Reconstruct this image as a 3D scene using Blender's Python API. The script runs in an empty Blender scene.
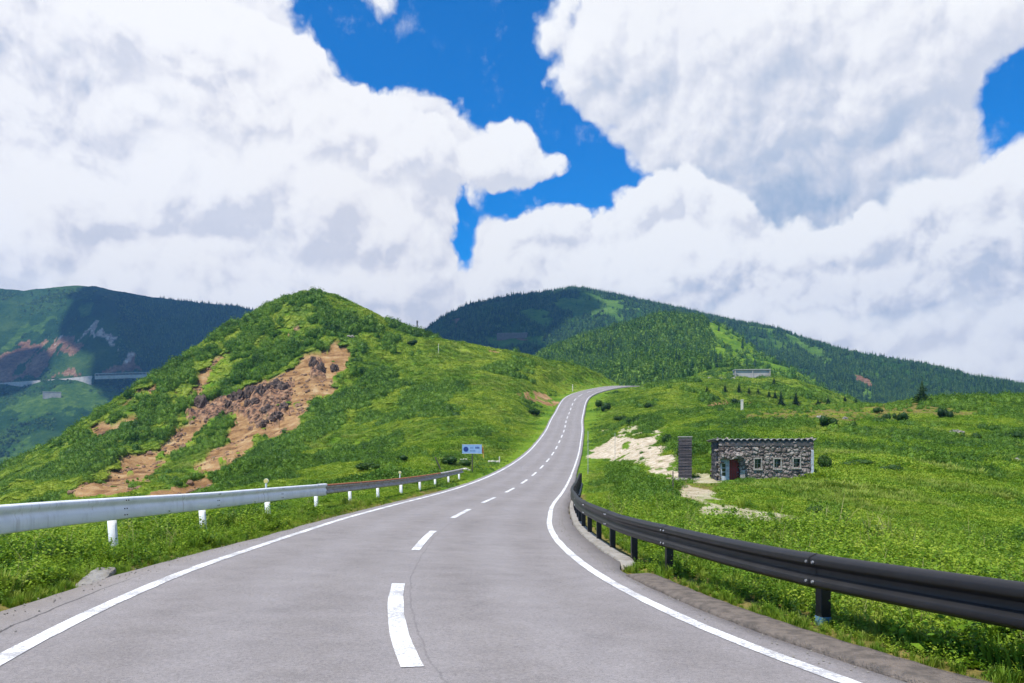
import bpy, bmesh, math, random
import numpy as np
from mathutils import Vector, Matrix
R = math.radians
rng = np.random.default_rng(7)
random.seed(7)
scene = bpy.context.scene
COL = scene.collection

# ------------------------------------------------------------------ camera
F_PX, YH, CX = 787.0, 455.0, 512.0          # focal length in pixels, horizon row
EYE = 1.5
cam = bpy.data.cameras.new('camera')
cam.sensor_width = 36.0
cam.lens = 36.0 * F_PX / 1024.0
cam.shift_y = (YH - 341.5) / 1024.0
cam.clip_start, cam.clip_end = 0.1, 30000
camo = bpy.data.objects.new('camera', cam)
COL.objects.link(camo)
camo.location = (0, 0, EYE)
camo.rotation_euler = (R(90), 0, 0)
scene.camera = camo

# ------------------------------------------------------------------ numpy noise
def _hash(ix, iy, seed):
    h = (ix.astype(np.int64) * 374761393 + iy.astype(np.int64) * 668265263 + seed * 974711) & 0xFFFFFFFF
    h = ((h ^ (h >> 13)) * 1274126177) & 0xFFFFFFFF
    return ((h ^ (h >> 16)) & 0xFFFF) / 65535.0
def vnoise(x, y, seed=0):
    x = np.asarray(x, float); y = np.asarray(y, float)
    ix, iy = np.floor(x), np.floor(y)
    fx, fy = x - ix, y - iy
    fx = fx * fx * fx * (fx * (fx * 6 - 15) + 10); fy = fy * fy * fy * (fy * (fy * 6 - 15) + 10)
    a = _hash(ix, iy, seed); b = _hash(ix + 1, iy, seed); c = _hash(ix, iy + 1, seed); d = _hash(ix + 1, iy + 1, seed)
    return (a + (b - a) * fx) * (1 - fy) + (c + (d - c) * fx) * fy
def fbm(x, y, octaves=4, seed=0, gain=.5):
    s = 0; a = 1; t = 0
    for o in range(octaves):
        s = s + a * (vnoise(x * 2 ** o + 17.3 * o, y * 2 ** o - 9.1 * o, seed + o) - .5); t += a; a *= gain
    return s / t * 2          # about -1..1
def ridged(x, y, octaves=4, seed=0):
    s = 0; a = 1; t = 0
    for o in range(octaves):
        s = s + a * (1 - np.abs(2 * vnoise(x * 2 ** o + 7.7 * o, y * 2 ** o + 3.3 * o, seed + o) - 1)); t += a; a *= .5
    return s / t
def sstep(a, b, x):
    t = np.clip((np.asarray(x, float) - a) / (b - a), 0, 1)
    return t * t * (3 - 2 * t)

# ------------------------------------------------------------------ objects
def tag(o, label=None, cat=None, group=None, kind=None):
    if label: o['label'] = label
    if cat: o['category'] = cat
    if group: o['group'] = group
    if kind: o['kind'] = kind
    return o
def obj(name, verts, faces, mat=None, parent=None, smooth=False, loc=None):
    me = bpy.data.meshes.new(name)
    me.from_pydata([tuple(v) for v in verts], [], [tuple(f) for f in faces])
    if smooth:
        me.polygons.foreach_set('use_smooth', [True] * len(me.polygons))
    if mat: me.materials.append(mat)
    me.update()
    o = bpy.data.objects.new(name, me); COL.objects.link(o)
    if parent: o.parent = parent
    if loc is not None: o.location = loc
    return o
def fastmesh(name, V, Fq, mat=None, smooth=False):
    """numpy vertices (n,3) and faces (m,k)"""
    me = bpy.data.meshes.new(name)
    V = np.ascontiguousarray(V, np.float32); Fq = np.ascontiguousarray(Fq, np.int32)
    k = Fq.shape[1]
    me.vertices.add(len(V)); me.vertices.foreach_set('co', V.ravel())
    me.loops.add(Fq.size); me.loops.foreach_set('vertex_index', Fq.ravel())
    me.polygons.add(len(Fq))
    me.polygons.foreach_set('loop_start', np.arange(0, Fq.size, k, dtype=np.int32))
    me.polygons.foreach_set('loop_total', np.full(len(Fq), k, np.int32))
    if smooth: me.polygons.foreach_set('use_smooth', np.ones(len(Fq), bool))
    me.update(calc_edges=True)
    if mat: me.materials.append(mat)
    return me
def link(name, me, parent=None, loc=None):
    o = bpy.data.objects.new(name, me); COL.objects.link(o)
    if parent: o.parent = parent
    if loc is not None: o.location = loc
    return o
def empty(name, loc, rz=0.0):
    o = bpy.data.objects.new(name, None); COL.objects.link(o)
    o.location = loc; o.rotation_euler = (0, 0, rz); o.empty_display_size = .3
    return o
def copy_tree(o, parent=None):
    c = o.copy(); COL.objects.link(c)
    if parent: c.parent = parent
    for ch in list(o.children): copy_tree(ch, c)
    return c
class MB:
    """collects boxes, tubes and lathes into one mesh"""
    def __init__(s): s.v = []; s.f = []
    def add(s, v, f):
        k = len(s.v); s.v += [tuple(p) for p in v]; s.f += [tuple(i + k for i in q) for q in f]
        return s
    def box(s, x0, x1, y0, y1, z0, z1):
        return s.add([(x0, y0, z0), (x1, y0, z0), (x1, y1, z0), (x0, y1, z0), (x0, y0, z1), (x1, y0, z1), (x1, y1, z1), (x0, y1, z1)],
                     [(0, 3, 2, 1), (4, 5, 6, 7), (0, 1, 5, 4), (1, 2, 6, 5), (2, 3, 7, 6), (3, 0, 4, 7)])
    def tube(s, a, b, r0, r1=None, n=10):
        r1 = r0 if r1 is None else r1
        a, b = Vector(a), Vector(b); d = (b - a).normalized()
        u = d.orthogonal().normalized(); w = d.cross(u)
        v = []
        for c, r in ((a, r0), (b, r1)):
            for i in range(n):
                t = 2 * math.pi * i / n
                v.append(c + (u * math.cos(t) + w * math.sin(t)) * r)
        f = [(i, (i + 1) % n, n + (i + 1) % n, n + i) for i in range(n)]
        f += [tuple(reversed(range(n))), tuple(range(n, 2 * n))]
        return s.add(v, f)
    def build(s, name, mat, parent=None, smooth=False, bevel=0, loc=None):
        o = obj(name, s.v, s.f, mat, parent, smooth, loc)
        if bevel:
            m = o.modifiers.new('bevel', 'BEVEL'); m.width = bevel; m.segments = 2; m.limit_method = 'ANGLE'
        return o

# ------------------------------------------------------------------ materials
class G:
    """tiny node-graph helper"""
    def __init__(s, nt): s.nt = nt; s.n = nt.nodes; s.l = nt.links
    def put(s, sock, v):
        if isinstance(v, bpy.types.NodeSocket): s.l.new(v, sock)
        elif v is not None:
            try: sock.default_value = v
            except Exception: sock.default_value = (*v, 1.0)
    def node(s, typ, ins=None, **kw):
        nd = s.n.new(typ)
        for k, v in kw.items(): setattr(nd, k, v)
        for k, v in (ins or {}).items(): s.put(nd.inputs[k], v)
        return nd
    def m(s, op, a, b=None, c=None, clamp=False):
        nd = s.node('ShaderNodeMath', operation=op, use_clamp=clamp)
        for i, v in enumerate((a, b, c)):
            if v is not None: s.put(nd.inputs[i], v)
        return nd.outputs[0]
    def vm(s, op, a, b=None):
        nd = s.node('ShaderNodeVectorMath', operation=op)
        s.put(nd.inputs[0], a)
        if b is not None: s.put(nd.inputs[1] if op != 'SCALE' else nd.inputs['Scale'], b)
        return nd.outputs['Value'] if op in ('LENGTH', 'DOT_PRODUCT', 'DISTANCE') else nd.outputs[0]
    def noise(s, vec, scale, detail=4, rough=.5, dist=0.0, **kw):
        nd = s.node('ShaderNodeTexNoise', {'Vector': vec, 'Scale': scale, 'Detail': detail, 'Roughness': rough, 'Distortion': dist}, **kw)
        return nd.outputs[0]
    def ramp(s, fac, stops, interp='LINEAR'):
        nd = s.node('ShaderNodeValToRGB', {'Fac': fac}); cr = nd.color_ramp; cr.interpolation = interp
        while len(cr.elements) < len(stops): cr.elements.new(.5)
        for e, (p, c) in zip(cr.elements, stops):
            e.position = p; e.color = (*c, 1) if len(c) == 3 else c
        return nd.outputs[0]
    def ss(s, v, a, b):
        nd = s.node('ShaderNodeMapRange', {'Value': v, 'From Min': a, 'From Max': b}, interpolation_type='SMOOTHSTEP')
        return nd.outputs[0]
    def mix(s, f, a, b, blend='MIX'):
        nd = s.node('ShaderNodeMix', data_type='RGBA', blend_type=blend)
        s.put(nd.inputs['Factor'], f); s.put(nd.inputs[6], a); s.put(nd.inputs[7], b)
        return nd.outputs[2]
    def pos(s): return s.node('ShaderNodeNewGeometry').outputs['Position']
    def obco(s): return s.node('ShaderNodeTexCoord').outputs['Object']
    def bump(s, h, strength=.3, dist=.02):
        return s.node('ShaderNodeBump', {'Height': h, 'Strength': strength, 'Distance': dist}).outputs[0]
def material(name):
    m = bpy.data.materials.new(name); m.use_nodes = True
    nt = m.node_tree; nt.nodes.clear()
    g = G(nt); g.out = g.node('ShaderNodeOutputMaterial')
    return m, g
def bsdf(g, color, rough=.8, normal=None, metal=0.0, spec=.3, **ins):
    p = g.node('ShaderNodeBsdfPrincipled')
    g.put(p.inputs['Base Color'], color); g.put(p.inputs['Roughness'], rough); g.put(p.inputs['Metallic'], metal)
    g.put(p.inputs['Specular IOR Level'], spec)
    if normal is not None: g.put(p.inputs['Normal'], normal)
    for k, v in ins.items(): g.put(p.inputs[k], v)
    g.l.new(p.outputs[0], g.out.inputs['Surface'])
    return p
def worn(name, c1, c2, scale=6, rough=.6, metal=0, spec=.3, bump=.15, bd=.01, lo=.4, hi=.65, detail=6):
    m, g = material(name)
    co = g.obco()
    n = g.noise(co, scale, detail, .62)
    n2 = g.noise(co, scale * 7, 3)
    c = g.mix(g.ss(n, lo, hi), c1, c2)
    c = g.mix(g.m('MULTIPLY', n2, .35), c, tuple(x * .6 for x in c1))
    bsdf(g, c, rough, g.bump(n2, bump, bd), metal, spec)
    return m
HAZE = 0.00017
SHADE_CLOUDS = 1
# ------------------------------------------------------------------ road centreline (s, x, y, z, bank)
ROAD = [(0, 0.04, 3.0, 0.0, -0.02), (4, -0.97, 6.87, -0.107, -0.027), (8, -1.55, 10.83, -0.212, -0.031), (12, -1.83, 14.81, -0.316, -0.029), (16, -1.95, 18.81, -0.385, -0.025), (20, -1.89, 22.81, -0.43, -0.028), (24, -1.68, 26.81, -0.47, -0.031), (28, -1.45, 30.8, -0.517, -0.034), (32, -1.15, 34.79, -0.553, -0.036), (36, -0.77, 38.77, -0.562, -0.039), (40, -0.35, 42.75, -0.544, -0.042), (44, 0.06, 46.73, -0.5, -0.044), (48, 0.47, 50.71, -0.432, -0.046), (52, 0.88, 54.69, -0.34, -0.047), (56, 1.28, 58.66, -0.226, -0.047), (60, 1.69, 62.64, -0.091, -0.047), (64, 2.09, 66.62, 0.068, -0.046), (68, 2.5, 70.6, 0.252, -0.045), (72, 2.92, 74.58, 0.461, -0.043), (76, 3.34, 78.56, 0.696, -0.041), (80, 3.77, 82.54, 0.954, -0.039), (84, 4.2, 86.51, 1.236, -0.037), (88, 4.62, 90.49, 1.54, -0.034), (92, 5.04, 94.47, 1.865, -0.032), (96, 5.45, 98.45, 2.211, -0.029), (100, 5.85, 102.43, 2.576, -0.026), (104, 6.24, 106.41, 2.958, -0.024), (108, 6.64, 110.39, 3.356, -0.021), (112, 7.04, 114.37, 3.768, -0.018), (116, 7.44, 118.35, 4.193, -0.016), (120, 7.84, 122.33, 4.632, -0.013), (124, 8.24, 126.31, 5.083, -0.012), (128, 8.62, 130.29, 5.546, -0.01), (132, 8.99, 134.27, 6.021, -0.009), (136, 9.33, 138.26, 6.507, -0.007), (140, 9.67, 142.24, 7.005, -0.007), (144, 10.01, 146.23, 7.516, -0.006), (148, 10.36, 150.21, 8.038, -0.005), (152, 10.75, 154.2, 8.572, -0.005), (156, 11.16, 158.17, 9.118, -0.005), (160, 11.59, 162.15, 9.681, -0.005), (164, 12.04, 166.13, 10.262, -0.005), (168, 12.49, 170.1, 10.868, -0.005), (172, 12.93, 174.08, 11.501, -0.005), (176, 13.37, 178.05, 12.161, -0.006), (180, 13.83, 182.03, 12.847, -0.007), (184, 14.33, 185.99, 13.555, -0.008), (188, 14.87, 189.96, 14.288, -0.009), (192, 15.48, 193.91, 15.043, -0.011), (196, 16.22, 197.84, 15.808, -0.013), (200, 17.15, 201.73, 16.568, -0.016), (204, 18.33, 205.55, 17.311, -0.02), (208, 19.74, 209.29, 18.03, -0.023), (212, 21.33, 212.97, 18.717, -0.027), (216, 23.04, 216.58, 19.367, -0.03), (220, 24.83, 220.16, 19.98, -0.033), (224, 26.61, 223.74, 20.552, -0.037), (228, 28.4, 227.32, 21.08, -0.04), (232, 30.18, 230.9, 21.562, -0.044), (236, 31.95, 234.49, 21.995, -0.046)]
ROAD = [(-44, 20, -34, .9, -.02), (-28, 12.5, -20, .55, -.02), (-14, 5.6, -8.4, .25, -.02), (-6, 2.0, -2.6, .1, -.02)] + ROAD + \
    [(244, 35.5, 241.7, 22.75, -.05), (256, 41.0, 252.4, 23.6, -.05), (268, 46.8, 263, 23.9, -.04), (284, 54.5, 277, 23.4, -.03), (304, 65, 294, 21.8, -.02), (330, 82, 313, 20, 0)]
ROAD = np.array(ROAD, float)
ROADW = 5.95
def _spl(k, v, s):
    m = np.gradient(v, k); i = np.clip(np.searchsorted(k, s) - 1, 0, len(k) - 2); h = k[i + 1] - k[i]; t = (s - k[i]) / h
    return (2*t**3-3*t**2+1)*v[i] + (t**3-2*t**2+t)*h*m[i] + (-2*t**3+3*t**2)*v[i+1] + (t**3-t**2)*h*m[i+1]
RS = np.arange(-40, 326, .25)
RX, RY, RZ, RB = (_spl(ROAD[:, 0], ROAD[:, i], RS) for i in (1, 2, 3, 4))
_tx, _ty = np.gradient(RX), np.gradient(RY); _l = np.hypot(_tx, _ty)
RNX, RNY = _ty / _l, -_tx / _l               # unit vector to the right of travel
def road_pt(s, o, dz=0.0):
    """point on the road surface: s metres along, o metres right of the centre line"""
    s = np.asarray(s, float)
    f = lambda a: np.interp(s, RS, a)
    return np.stack([f(RX) + f(RNX) * o, f(RY) + f(RNY) * o, f(RZ) + f(RB) * np.clip(o, -3.6, 3.6) + dz + 0 * s], -1)
# nearest-road lookup on a grid (signed distance to the centre line, road height there)
GX0, GX1, GY0, GY1, GS = -600, 640, -150, 920, 4.0
_gx = np.arange(GX0, GX1 + 1, GS); _gy = np.arange(GY0, GY1 + 1, GS)
def road_near(x, y):
    """signed offset from the centre line (right positive) and surface height, exact near the road"""
    x = np.asarray(x, float).ravel(); y = np.asarray(y, float).ravel()
    D = np.full(len(x), 999.); Zr = np.zeros(len(x))
    # candidate by y-sorted coarse search in blocks
    near = np.where((x > -60) & (x < 130) & (y > -60) & (y < 340))[0]
    step = 4
    cx, cy = RX[::step], RY[::step]
    for k in range(0, len(near), 20000):
        ii = near[k:k + 20000]
        d2 = (x[ii, None] - cx[None]) ** 2 + (y[ii, None] - cy[None]) ** 2
        j = d2.argmin(1) * step
        for _ in range(2):                     # refine along the tangent
            tx, ty = -RNY[j], RNX[j]
            along = (x[ii] - RX[j]) * tx + (y[ii] - RY[j]) * ty
            j = np.clip(j + np.round(along / .25).astype(int), 0, len(RS) - 1)
        o = (x[ii] - RX[j]) * RNX[j] + (y[ii] - RY[j]) * RNY[j]
        dd = np.hypot(x[ii] - RX[j], y[ii] - RY[j]) * np.where(o >= 0, 1, -1)
        D[ii] = dd; Zr[ii] = RZ[j] + RB[j] * np.clip(dd, -3.6, 3.6)
    return D, Zr

# ------------------------------------------------------------------ terrain: control points (pixel column, pixel row, distance) -> thin-plate spline
def P3(px, py, Y):
    return ((px - CX) / F_PX * Y, Y, EYE + (YH - py) / F_PX * Y)
CP = [P3(*c) for c in [
    # left hill: crest line
    (304,292,240),(313,292,240),(294,297,240),(325,294,239),(334,298,239),(344,303.5,238),(356,305,238),(365,310,238),(378,319,238),(390,325,238),(400,329,238),(414,332,238),(439,339.5,236),(464,344.5,234),(494,352,233),(530,358,235),(560,365,240),(590,371,246),(620,378,254),
    (281,302,238),(270,307,236),(261,313,235),(250,319,234),(225,332,230),(200,350,226),(175,367,220),(150,383,214),(125,399,208),(100,417,202),(75,434,196),(50,451,190),(25,468,182),(0,484,174),(-60,518,160),
    # face of the hill
    (310,340,218),(310,380,196),(310,420,172),(310,450,142),(310,470,100),(310,480,66),
    (370,350,218),(370,390,192),(370,430,152),(380,455,104),(380,468,68),
    (250,360,214),(250,400,196),(250,440,170),(250,470,132),(240,482,80),
    (190,400,202),(190,440,184),(180,470,156),(160,486,104),
    (110,440,186),(110,470,168),(100,488,130),(40,476,168),(40,492,132),
    (440,360,216),(440,390,180),(440,420,134),(440,445,96),(490,370,210),(490,395,172),(490,420,134),(490,442,98),(540,375,216),(540,390,196),(535,410,160),(525,432,116),(575,378,232),
    # right meadow
    (1000,575,20),(1160,640,12),(850,545,18.5),(900,560,17),(700,512,25),(640,500,31),(780,520,29),(620,486,42),(770,485,46.2),(735,485,46.6),(690,482,47.5),(815,481,47.5),(790,478,52),(870,473,52),(900,490,46),(1000,508,42),(1100,520,40),
    (640,462,62),(650,446,76),(700,455,66),(600,440,95),(620,425,118),(760,436,78),(700,430,88),(850,440,74),(950,455,66),(1024,470,60),(900,420,98),(980,425,90),(1024,430,88),(1100,440,85),
    (760,412,108),(830,407,124),(900,404,124),(960,403,124),(1024,404,122),(1120,412,118),(1250,425,112),
    (650,410,150),(680,400,168),(720,395,182),(620,396,196),(650,388,222),(690,382,262),(720,378,300),(665,379,285),
    (770,390,235),(800,396,230),(835,404,215),(790,380,290),(752,378,345),(735,379,340),(820,392,280),(700,379,320),
    # wooded knoll behind the shed
    (550,352,560),(570,346,590),(600,335,610),(640,328,620),(680,325,620),(705,328,615),(730,338,600),(750,352,580),(770,366,540),(790,376,470),(640,360,520),(690,360,500),(720,365,430),(600,360,540),(580,368,470),(640,376,400),
]]
CP += [(-60,-70,-1),(0,-60,1),(70,-60,0),(-40,-20,-2.5),(50,-20,-1.5),(-22,4,-1.6),(-16,16,-1.9),(-20,35,-3.2),(-45,60,-7),(-24,60,-2.0),(9,4,-1.0),(16,10,-1.7),(30,14,-3),(60,20,-5),
       (-70,290,30),(-60,330,2),(-30,285,18),(-20,320,-5),(10,280,18),(20,320,4),(-110,270,12),(-150,240,-16),(-180,210,-30),(-150,300,-30),(-210,150,-40),(-150,110,-22),(-100,60,-14),(-260,260,-70),(-120,380,-50),(-20,400,-30),
       (90,330,26),(60,350,12),(60,180,2),(90,160,2),(130,150,-2),(130,110,3),(130,60,-2),(200,120,-25),(160,220,-10),(160,300,8),(220,300,-20),(260,420,-40),(300,150,-50),(100,240,12),
       (60,760,30),(160,760,40),(-40,620,-20),(-150,600,-90),(240,620,-20),(420,700,-110),(0,900,-90),(250,900,-60),(-400,300,-130),(-400,700,-150),(500,300,-120),(-300,0,-80),(350,0,-70),(0,-150,-10),(-300,-150,-60),(350,-150,-60),(600,-100,-120),(-590,-140,-140),(-590,900,-170),(630,900,-170)]
for s in list(range(-36, 60, 7)) + list(range(60, 300, 12)):
    for o in (-4.5, 4.5):
        q = road_pt(s, o); CP.append((q[0], q[1], q[2] - .05))
CP = np.array(CP, float)
def _k(d2): return np.where(d2 > 0, d2 * np.log(d2 + 1e-12), 0)
def tps(P, lam):
    S = 100.0; n = len(P); x, y, z = P[:, 0] / S, P[:, 1] / S, P[:, 2]
    A = np.zeros((n + 3, n + 3)); A[:n, :n] = _k((x[:, None] - x) ** 2 + (y[:, None] - y) ** 2) + lam * np.eye(n)
    A[:n, n] = 1; A[:n, n + 1] = x; A[:n, n + 2] = y; A[n, :n] = 1; A[n + 1, :n] = x; A[n + 2, :n] = y
    w = np.linalg.solve(A, np.concatenate([z, [0, 0, 0]]))
    def ev(X, Y):
        X = X / S; Y = Y / S; out = np.zeros(len(X))
        for k in range(0, len(X), 40000):
            a, b = X[k:k + 40000], Y[k:k + 40000]
            out[k:k + 40000] = _k((a[:, None] - x) ** 2 + (b[:, None] - y) ** 2) @ w[:n] + w[n] + w[n + 1] * a + w[n + 2] * b
        return out
    return ev
_ev = tps(CP, 2e-5)
_X, _Y = np.meshgrid(_gx, _gy)
TG = _ev(_X.ravel(), _Y.ravel()).reshape(_X.shape)
def base_z(x, y):
    """cubic (Catmull-Rom) sample of the spline grid"""
    u = np.clip((x - GX0) / GS, 1, len(_gx) - 3); v = np.clip((y - GY0) / GS, 1, len(_gy) - 3)
    i, j = np.floor(u).astype(int), np.floor(v).astype(int); a, b = u - i, v - j
    def w(t): return (-.5*t+t*t-.5*t**3, 1-2.5*t*t+1.5*t**3, .5*t+2*t*t-1.5*t**3, -.5*t*t+.5*t**3)
    wa, wb = w(a), w(b); out = 0
    for q in range(4):
        row = 0
        for p in range(4): row = row + wa[p] * TG[j + q - 1, i + p - 1]
        out = out + wb[q] * row
    return out
def hill_mask(x, y):     # 1 on the steep left hill
    return sstep(25, 60, y) * sstep(10, -40, x + 0.02 * y) * sstep(330, 270, y)
def height(x, y):
    x = np.asarray(x, float); y = np.asarray(y, float); sh = x.shape
    x = x.ravel(); y = y.ravel()
    z = base_z(x, y)
    D, Zr = road_near(x, y); d = np.abs(D)
    r = np.hypot(x, y)
    hm = hill_mask(x, y)
    away = sstep(4.0, 16, d)
    # swells, hummocks and, on the hill, gullies running down the slope
    z = z + away * (fbm(x / 22, y / 22, 4, 3) * .55 + fbm(x / 5, y / 5, 3, 11) * .16 * sstep(6, 30, d))
    u = x * .78 + y * .62; v = -x * .62 + y * .78
    z = z + away * hm * ((ridged(u / 40, v / 17, 4, 21) - .6) * 4.6 * sstep(250, 205, y) + (ridged(u / 26 + 4, v / 12, 3, 23) - .6) * 1.6 + fbm(x / 9, y / 9, 4, 5) * .9)
    kn = sstep(330, 420, y)
    z = z + kn * fbm(x / 60, y / 60, 5, 31) * 7
    z = z + fbm(x / 1.3, y / 1.3, 3, 41) * .05 * sstep(3.7, 6, d) * sstep(90, 40, r)
    # flatten to the road bed
    bed = Zr - .10 - .0010 * r
    t = sstep(4.0, 7.5 + .03 * r, d)
    z = bed * (1 - t) + z * t
    z = z + .09 * sstep(3.7, 4.3, d) * (1 - t)
    return z.reshape(sh)
def hit(px, py, near=6.0, far=880.0):
    """first point where the line of sight through a photo pixel meets the terrain"""
    px = np.atleast_1d(np.asarray(px, float)); py = np.atleast_1d(np.asarray(py, float))
    Ys = np.exp(np.linspace(math.log(near), math.log(far), 500))
    X = (px[:, None] - CX) / F_PX * Ys; Z = EYE + (YH - py[:, None]) / F_PX * Ys
    g = Z - height(X, np.broadcast_to(Ys, X.shape))
    b = (g[:, 1:] <= 0) & (g[:, :-1] > 0)
    ok = b.any(1); k = np.where(ok, b.argmax(1), 0)
    ii = np.arange(len(px)); g0, g1 = g[ii, k], g[ii, k + 1]
    t = np.clip(g0 / np.where(g0 - g1 == 0, 1, g0 - g1), 0, 1)
    Y = Ys[k] + (Ys[k + 1] - Ys[k]) * t
    x = (px - CX) / F_PX * Y
    return np.stack([x, Y, height(x, Y)], 1), ok
def hit1(px, py, **k):
    p, ok = hit([px], [py], **k)
    if not ok[0]: print('MISS', px, py)
    return p[0]
def ground(x, y): return float(height(np.array([x]), np.array([y]))[0])
# ------------------------------------------------------------------ polygons of bare earth, found on the ground through the photo
def poly_mask(poly, x, y):
    poly = np.asarray(poly, float); c_all = np.zeros(len(x), bool)
    if len(poly) < 3: return c_all
    lo, hi = poly.min(0), poly.max(0)
    ii = np.where((x > lo[0]) & (x < hi[0]) & (y > lo[1]) & (y < hi[1]))[0]
    x, y = x[ii], y[ii]; c = np.zeros(len(x), bool)
    for (x0, y0), (x1, y1) in zip(poly, np.roll(poly, -1, 0)):
        if y0 == y1: continue
        c ^= ((y0 > y) != (y1 > y)) & (x < (x1 - x0) * (y - y0) / (y1 - y0) + x0)
    c_all[ii] = c
    return c_all
def ground_poly(pix):
    # densify the outline so that it follows the relief, then drop it onto the ground
    pts = []
    for a, b in zip(pix, pix[1:] + pix[:1]):
        for k in range(4): pts.append((a[0] + (b[0] - a[0]) * k / 4, a[1] + (b[1] - a[1]) * k / 4))
    P, ok = hit([p[0] for p in pts], [p[1] for p in pts])
    return P[ok][:, :2]
SLIDE = [[(346,340),(334,343),(313,358),(301,368),(283,374),(262,382),(236,391),(217,391),(200,405),(215,414),(250,410),(240,430),(222,441),(205,466),(172,493),(193,494),(214,477),(237,452),(243,440),(258,425),(268,431),(284,433),(294,415),(303,404),(318,395),(327,380),(333,365),(344,352)],
         [(98,497),(90,490),(115,470),(140,456),(154,452),(160,440),(180,420),(203,408),(192,430),(170,445),(155,462),(143,475),(122,494)],
         [(90,427),(115,410),(138,393),(152,384),(150,396),(140,412),(120,421),(100,429)],
         [(205,366),(233,346),(222,361),(202,378),(192,392),(186,391)],
         [(238,352),(250,343),(246,349)], [(200,452),(222,441),(215,455),(196,470)]]
SANDY = [[(590,457),(600,447),(615,437),(640,432),(662,430),(655,440),(670,456),(676,464),(655,468),(640,462),(618,459)],
         [(655,470),(672,462),(678,468),(676,476),(660,474)]]
DIRT = [[(650,487),(672,485),(700,495),(716,500),(705,504),(680,496)], [(718,508),(735,506),(760,512),(795,518),(790,523),(750,518),(726,516)],
        [(518,395),(545,393),(548,398),(530,401)], [(690,473),(725,478),(720,482),(668,482)], [(600,430),(640,427),(630,431)],
        [(488,350),(505,346),(512,350),(494,354)], [(540,403),(556,401),(552,406)], [(700,407),(730,402),(760,405),(730,409)]]
THICK = [[(162,470),(185,440),(205,425),(235,410),(234,440),(215,452),(188,468)],[(238,470),(262,442),(300,432),(330,402),(350,376),(395,368),(402,384),(352,412),(320,442),(290,472),(240,492)],[(318,300),(350,312),(378,322),(368,332),(338,334),(308,324)],[(225,345),(270,318),(290,330),(262,358),(230,372)],[(20,480),(80,448),(150,405),(165,410),(110,460),(60,488)],[(230,360),(290,345),(305,352),(270,372),(225,385)],[(400,392),(440,380),(470,385),(440,400)],[(335,455),(365,440),(400,445),(380,462)]]
DRY = [[(760,408),(830,402),(905,403),(990,410),(960,418),(900,416),(850,420),(780,424),(740,418)], [(650,476),(700,480),(720,495),(700,505),(650,492)]]
ROCKY = [[(190,408),(205,400),(232,391),(262,382),(282,375),(292,390),(290,412),(270,430),(256,424),(244,412),(225,412),(200,418),(185,425)],
         [(306,362),(322,355),(332,362),(322,378),(306,378)], [(262,345),(278,330),(300,322),(306,332),(290,342),(270,350)]]
POLY = {k: [ground_poly(p) for p in v] for k, v in dict(slide=SLIDE, sand=SANDY, dirt=DIRT, dry=DRY, rock=ROCKY, thick=THICK).items()}
def masks(x, y):
    x = np.asarray(x, float); y = np.asarray(y, float)
    out = {}
    for k, (w, sc) in dict(slide=(3.2, 7), sand=(1.2, 3), dirt=(.8, 2), dry=(3, 6), rock=(3.0, 6), thick=(5, 9)).items():
        gr = dict(slide=2.2, sand=.3, dirt=.9).get(k, 0)
        wx = x + w * fbm(x / sc, y / sc, 4, 61); wy = y + 1.6 * w * fbm(x / sc + 50, y / sc, 4, 67)
        mk = np.zeros(len(x), bool)
        for p in POLY[k]:
            for ox, oy in (((0, 0),) if not gr else ((0, 0), (gr, 0), (-gr, 0), (0, gr), (0, -gr))): mk |= poly_mask(p, wx + ox, wy + oy)
        out[k] = mk
    # green islands inside the slides
    isl = fbm(x / 11, y / 11, 4, 71)
    out['slide'] &= isl < .42
    out['sand'] &= fbm(x / 2.2, y / 4, 4, 73) < .17
    out['dirt'] &= fbm(x / 1.2, y / 2.4, 4, 75) < .20
    out['rock'] &= fbm(x / 6, y / 6, 3, 77) < .30
    return out

# ------------------------------------------------------------------ ground sheet
def patch(g, pos):
    """light and dark patches of the hill vegetation, shared by ground and plants (0 dark .. 1 bright)"""
    a = g.noise(pos, .022, 3, .55); b = g.noise(pos, .13, 4, .6); c = g.noise(pos, .6, 3, .6)
    v = g.m('ADD', g.m('MULTIPLY', a, .45), g.m('ADD', g.m('MULTIPLY', b, .62), g.m('MULTIPLY', c, .25)))
    v = g.m('SUBTRACT', v, .11)
    return v
mat_ground, g = material('ground_turf')
pos = g.pos()
v = patch(g, pos)
fine = g.noise(pos, 3.1, 5, .65)
grass = g.ramp(g.m('ADD', g.m('MULTIPLY', v, .75), g.m('MULTIPLY', fine, .25)), [(.38, (.030, .080, .006)), (.48, (.080, .165, .011)), (.58, (.150, .235, .016)), (.70, (.22, .27, .035))])
att = g.node('ShaderNodeAttribute', attribute_name='bare')
sep = g.node('ShaderNodeSeparateColor', {'Color': att.outputs['Color']})
stv = g.node('ShaderNodeMapping', {'Vector': pos, 'Rotation': (0, 0, R(-38)), 'Scale': (.12, .9, .5)}).outputs[0]
n1 = g.m('ADD', g.m('MULTIPLY', g.noise(pos, .35, 6, .7), .5), g.m('MULTIPLY', g.noise(stv, .8, 5, .65), .5)); n2 = g.noise(pos, 1.6, 5, .7)
earth = g.ramp(n1, [(.36, (.105, .055, .028)), (.44, (.215, .118, .052)), (.53, (.325, .195, .088)), (.64, (.44, .32, .175))])
sand = g.ramp(n2, [(.32, (.22, .165, .10)), (.46, (.44, .36, .25)), (.66, (.62, .55, .43))])
dry = g.ramp(fine, [(.35, (.09, .075, .02)), (.6, (.23, .165, .06))])
vor = g.node('ShaderNodeTexVoronoi', {'Vector': pos, 'Scale': .9, 'Randomness': 1.0}, feature='F1')
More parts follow.
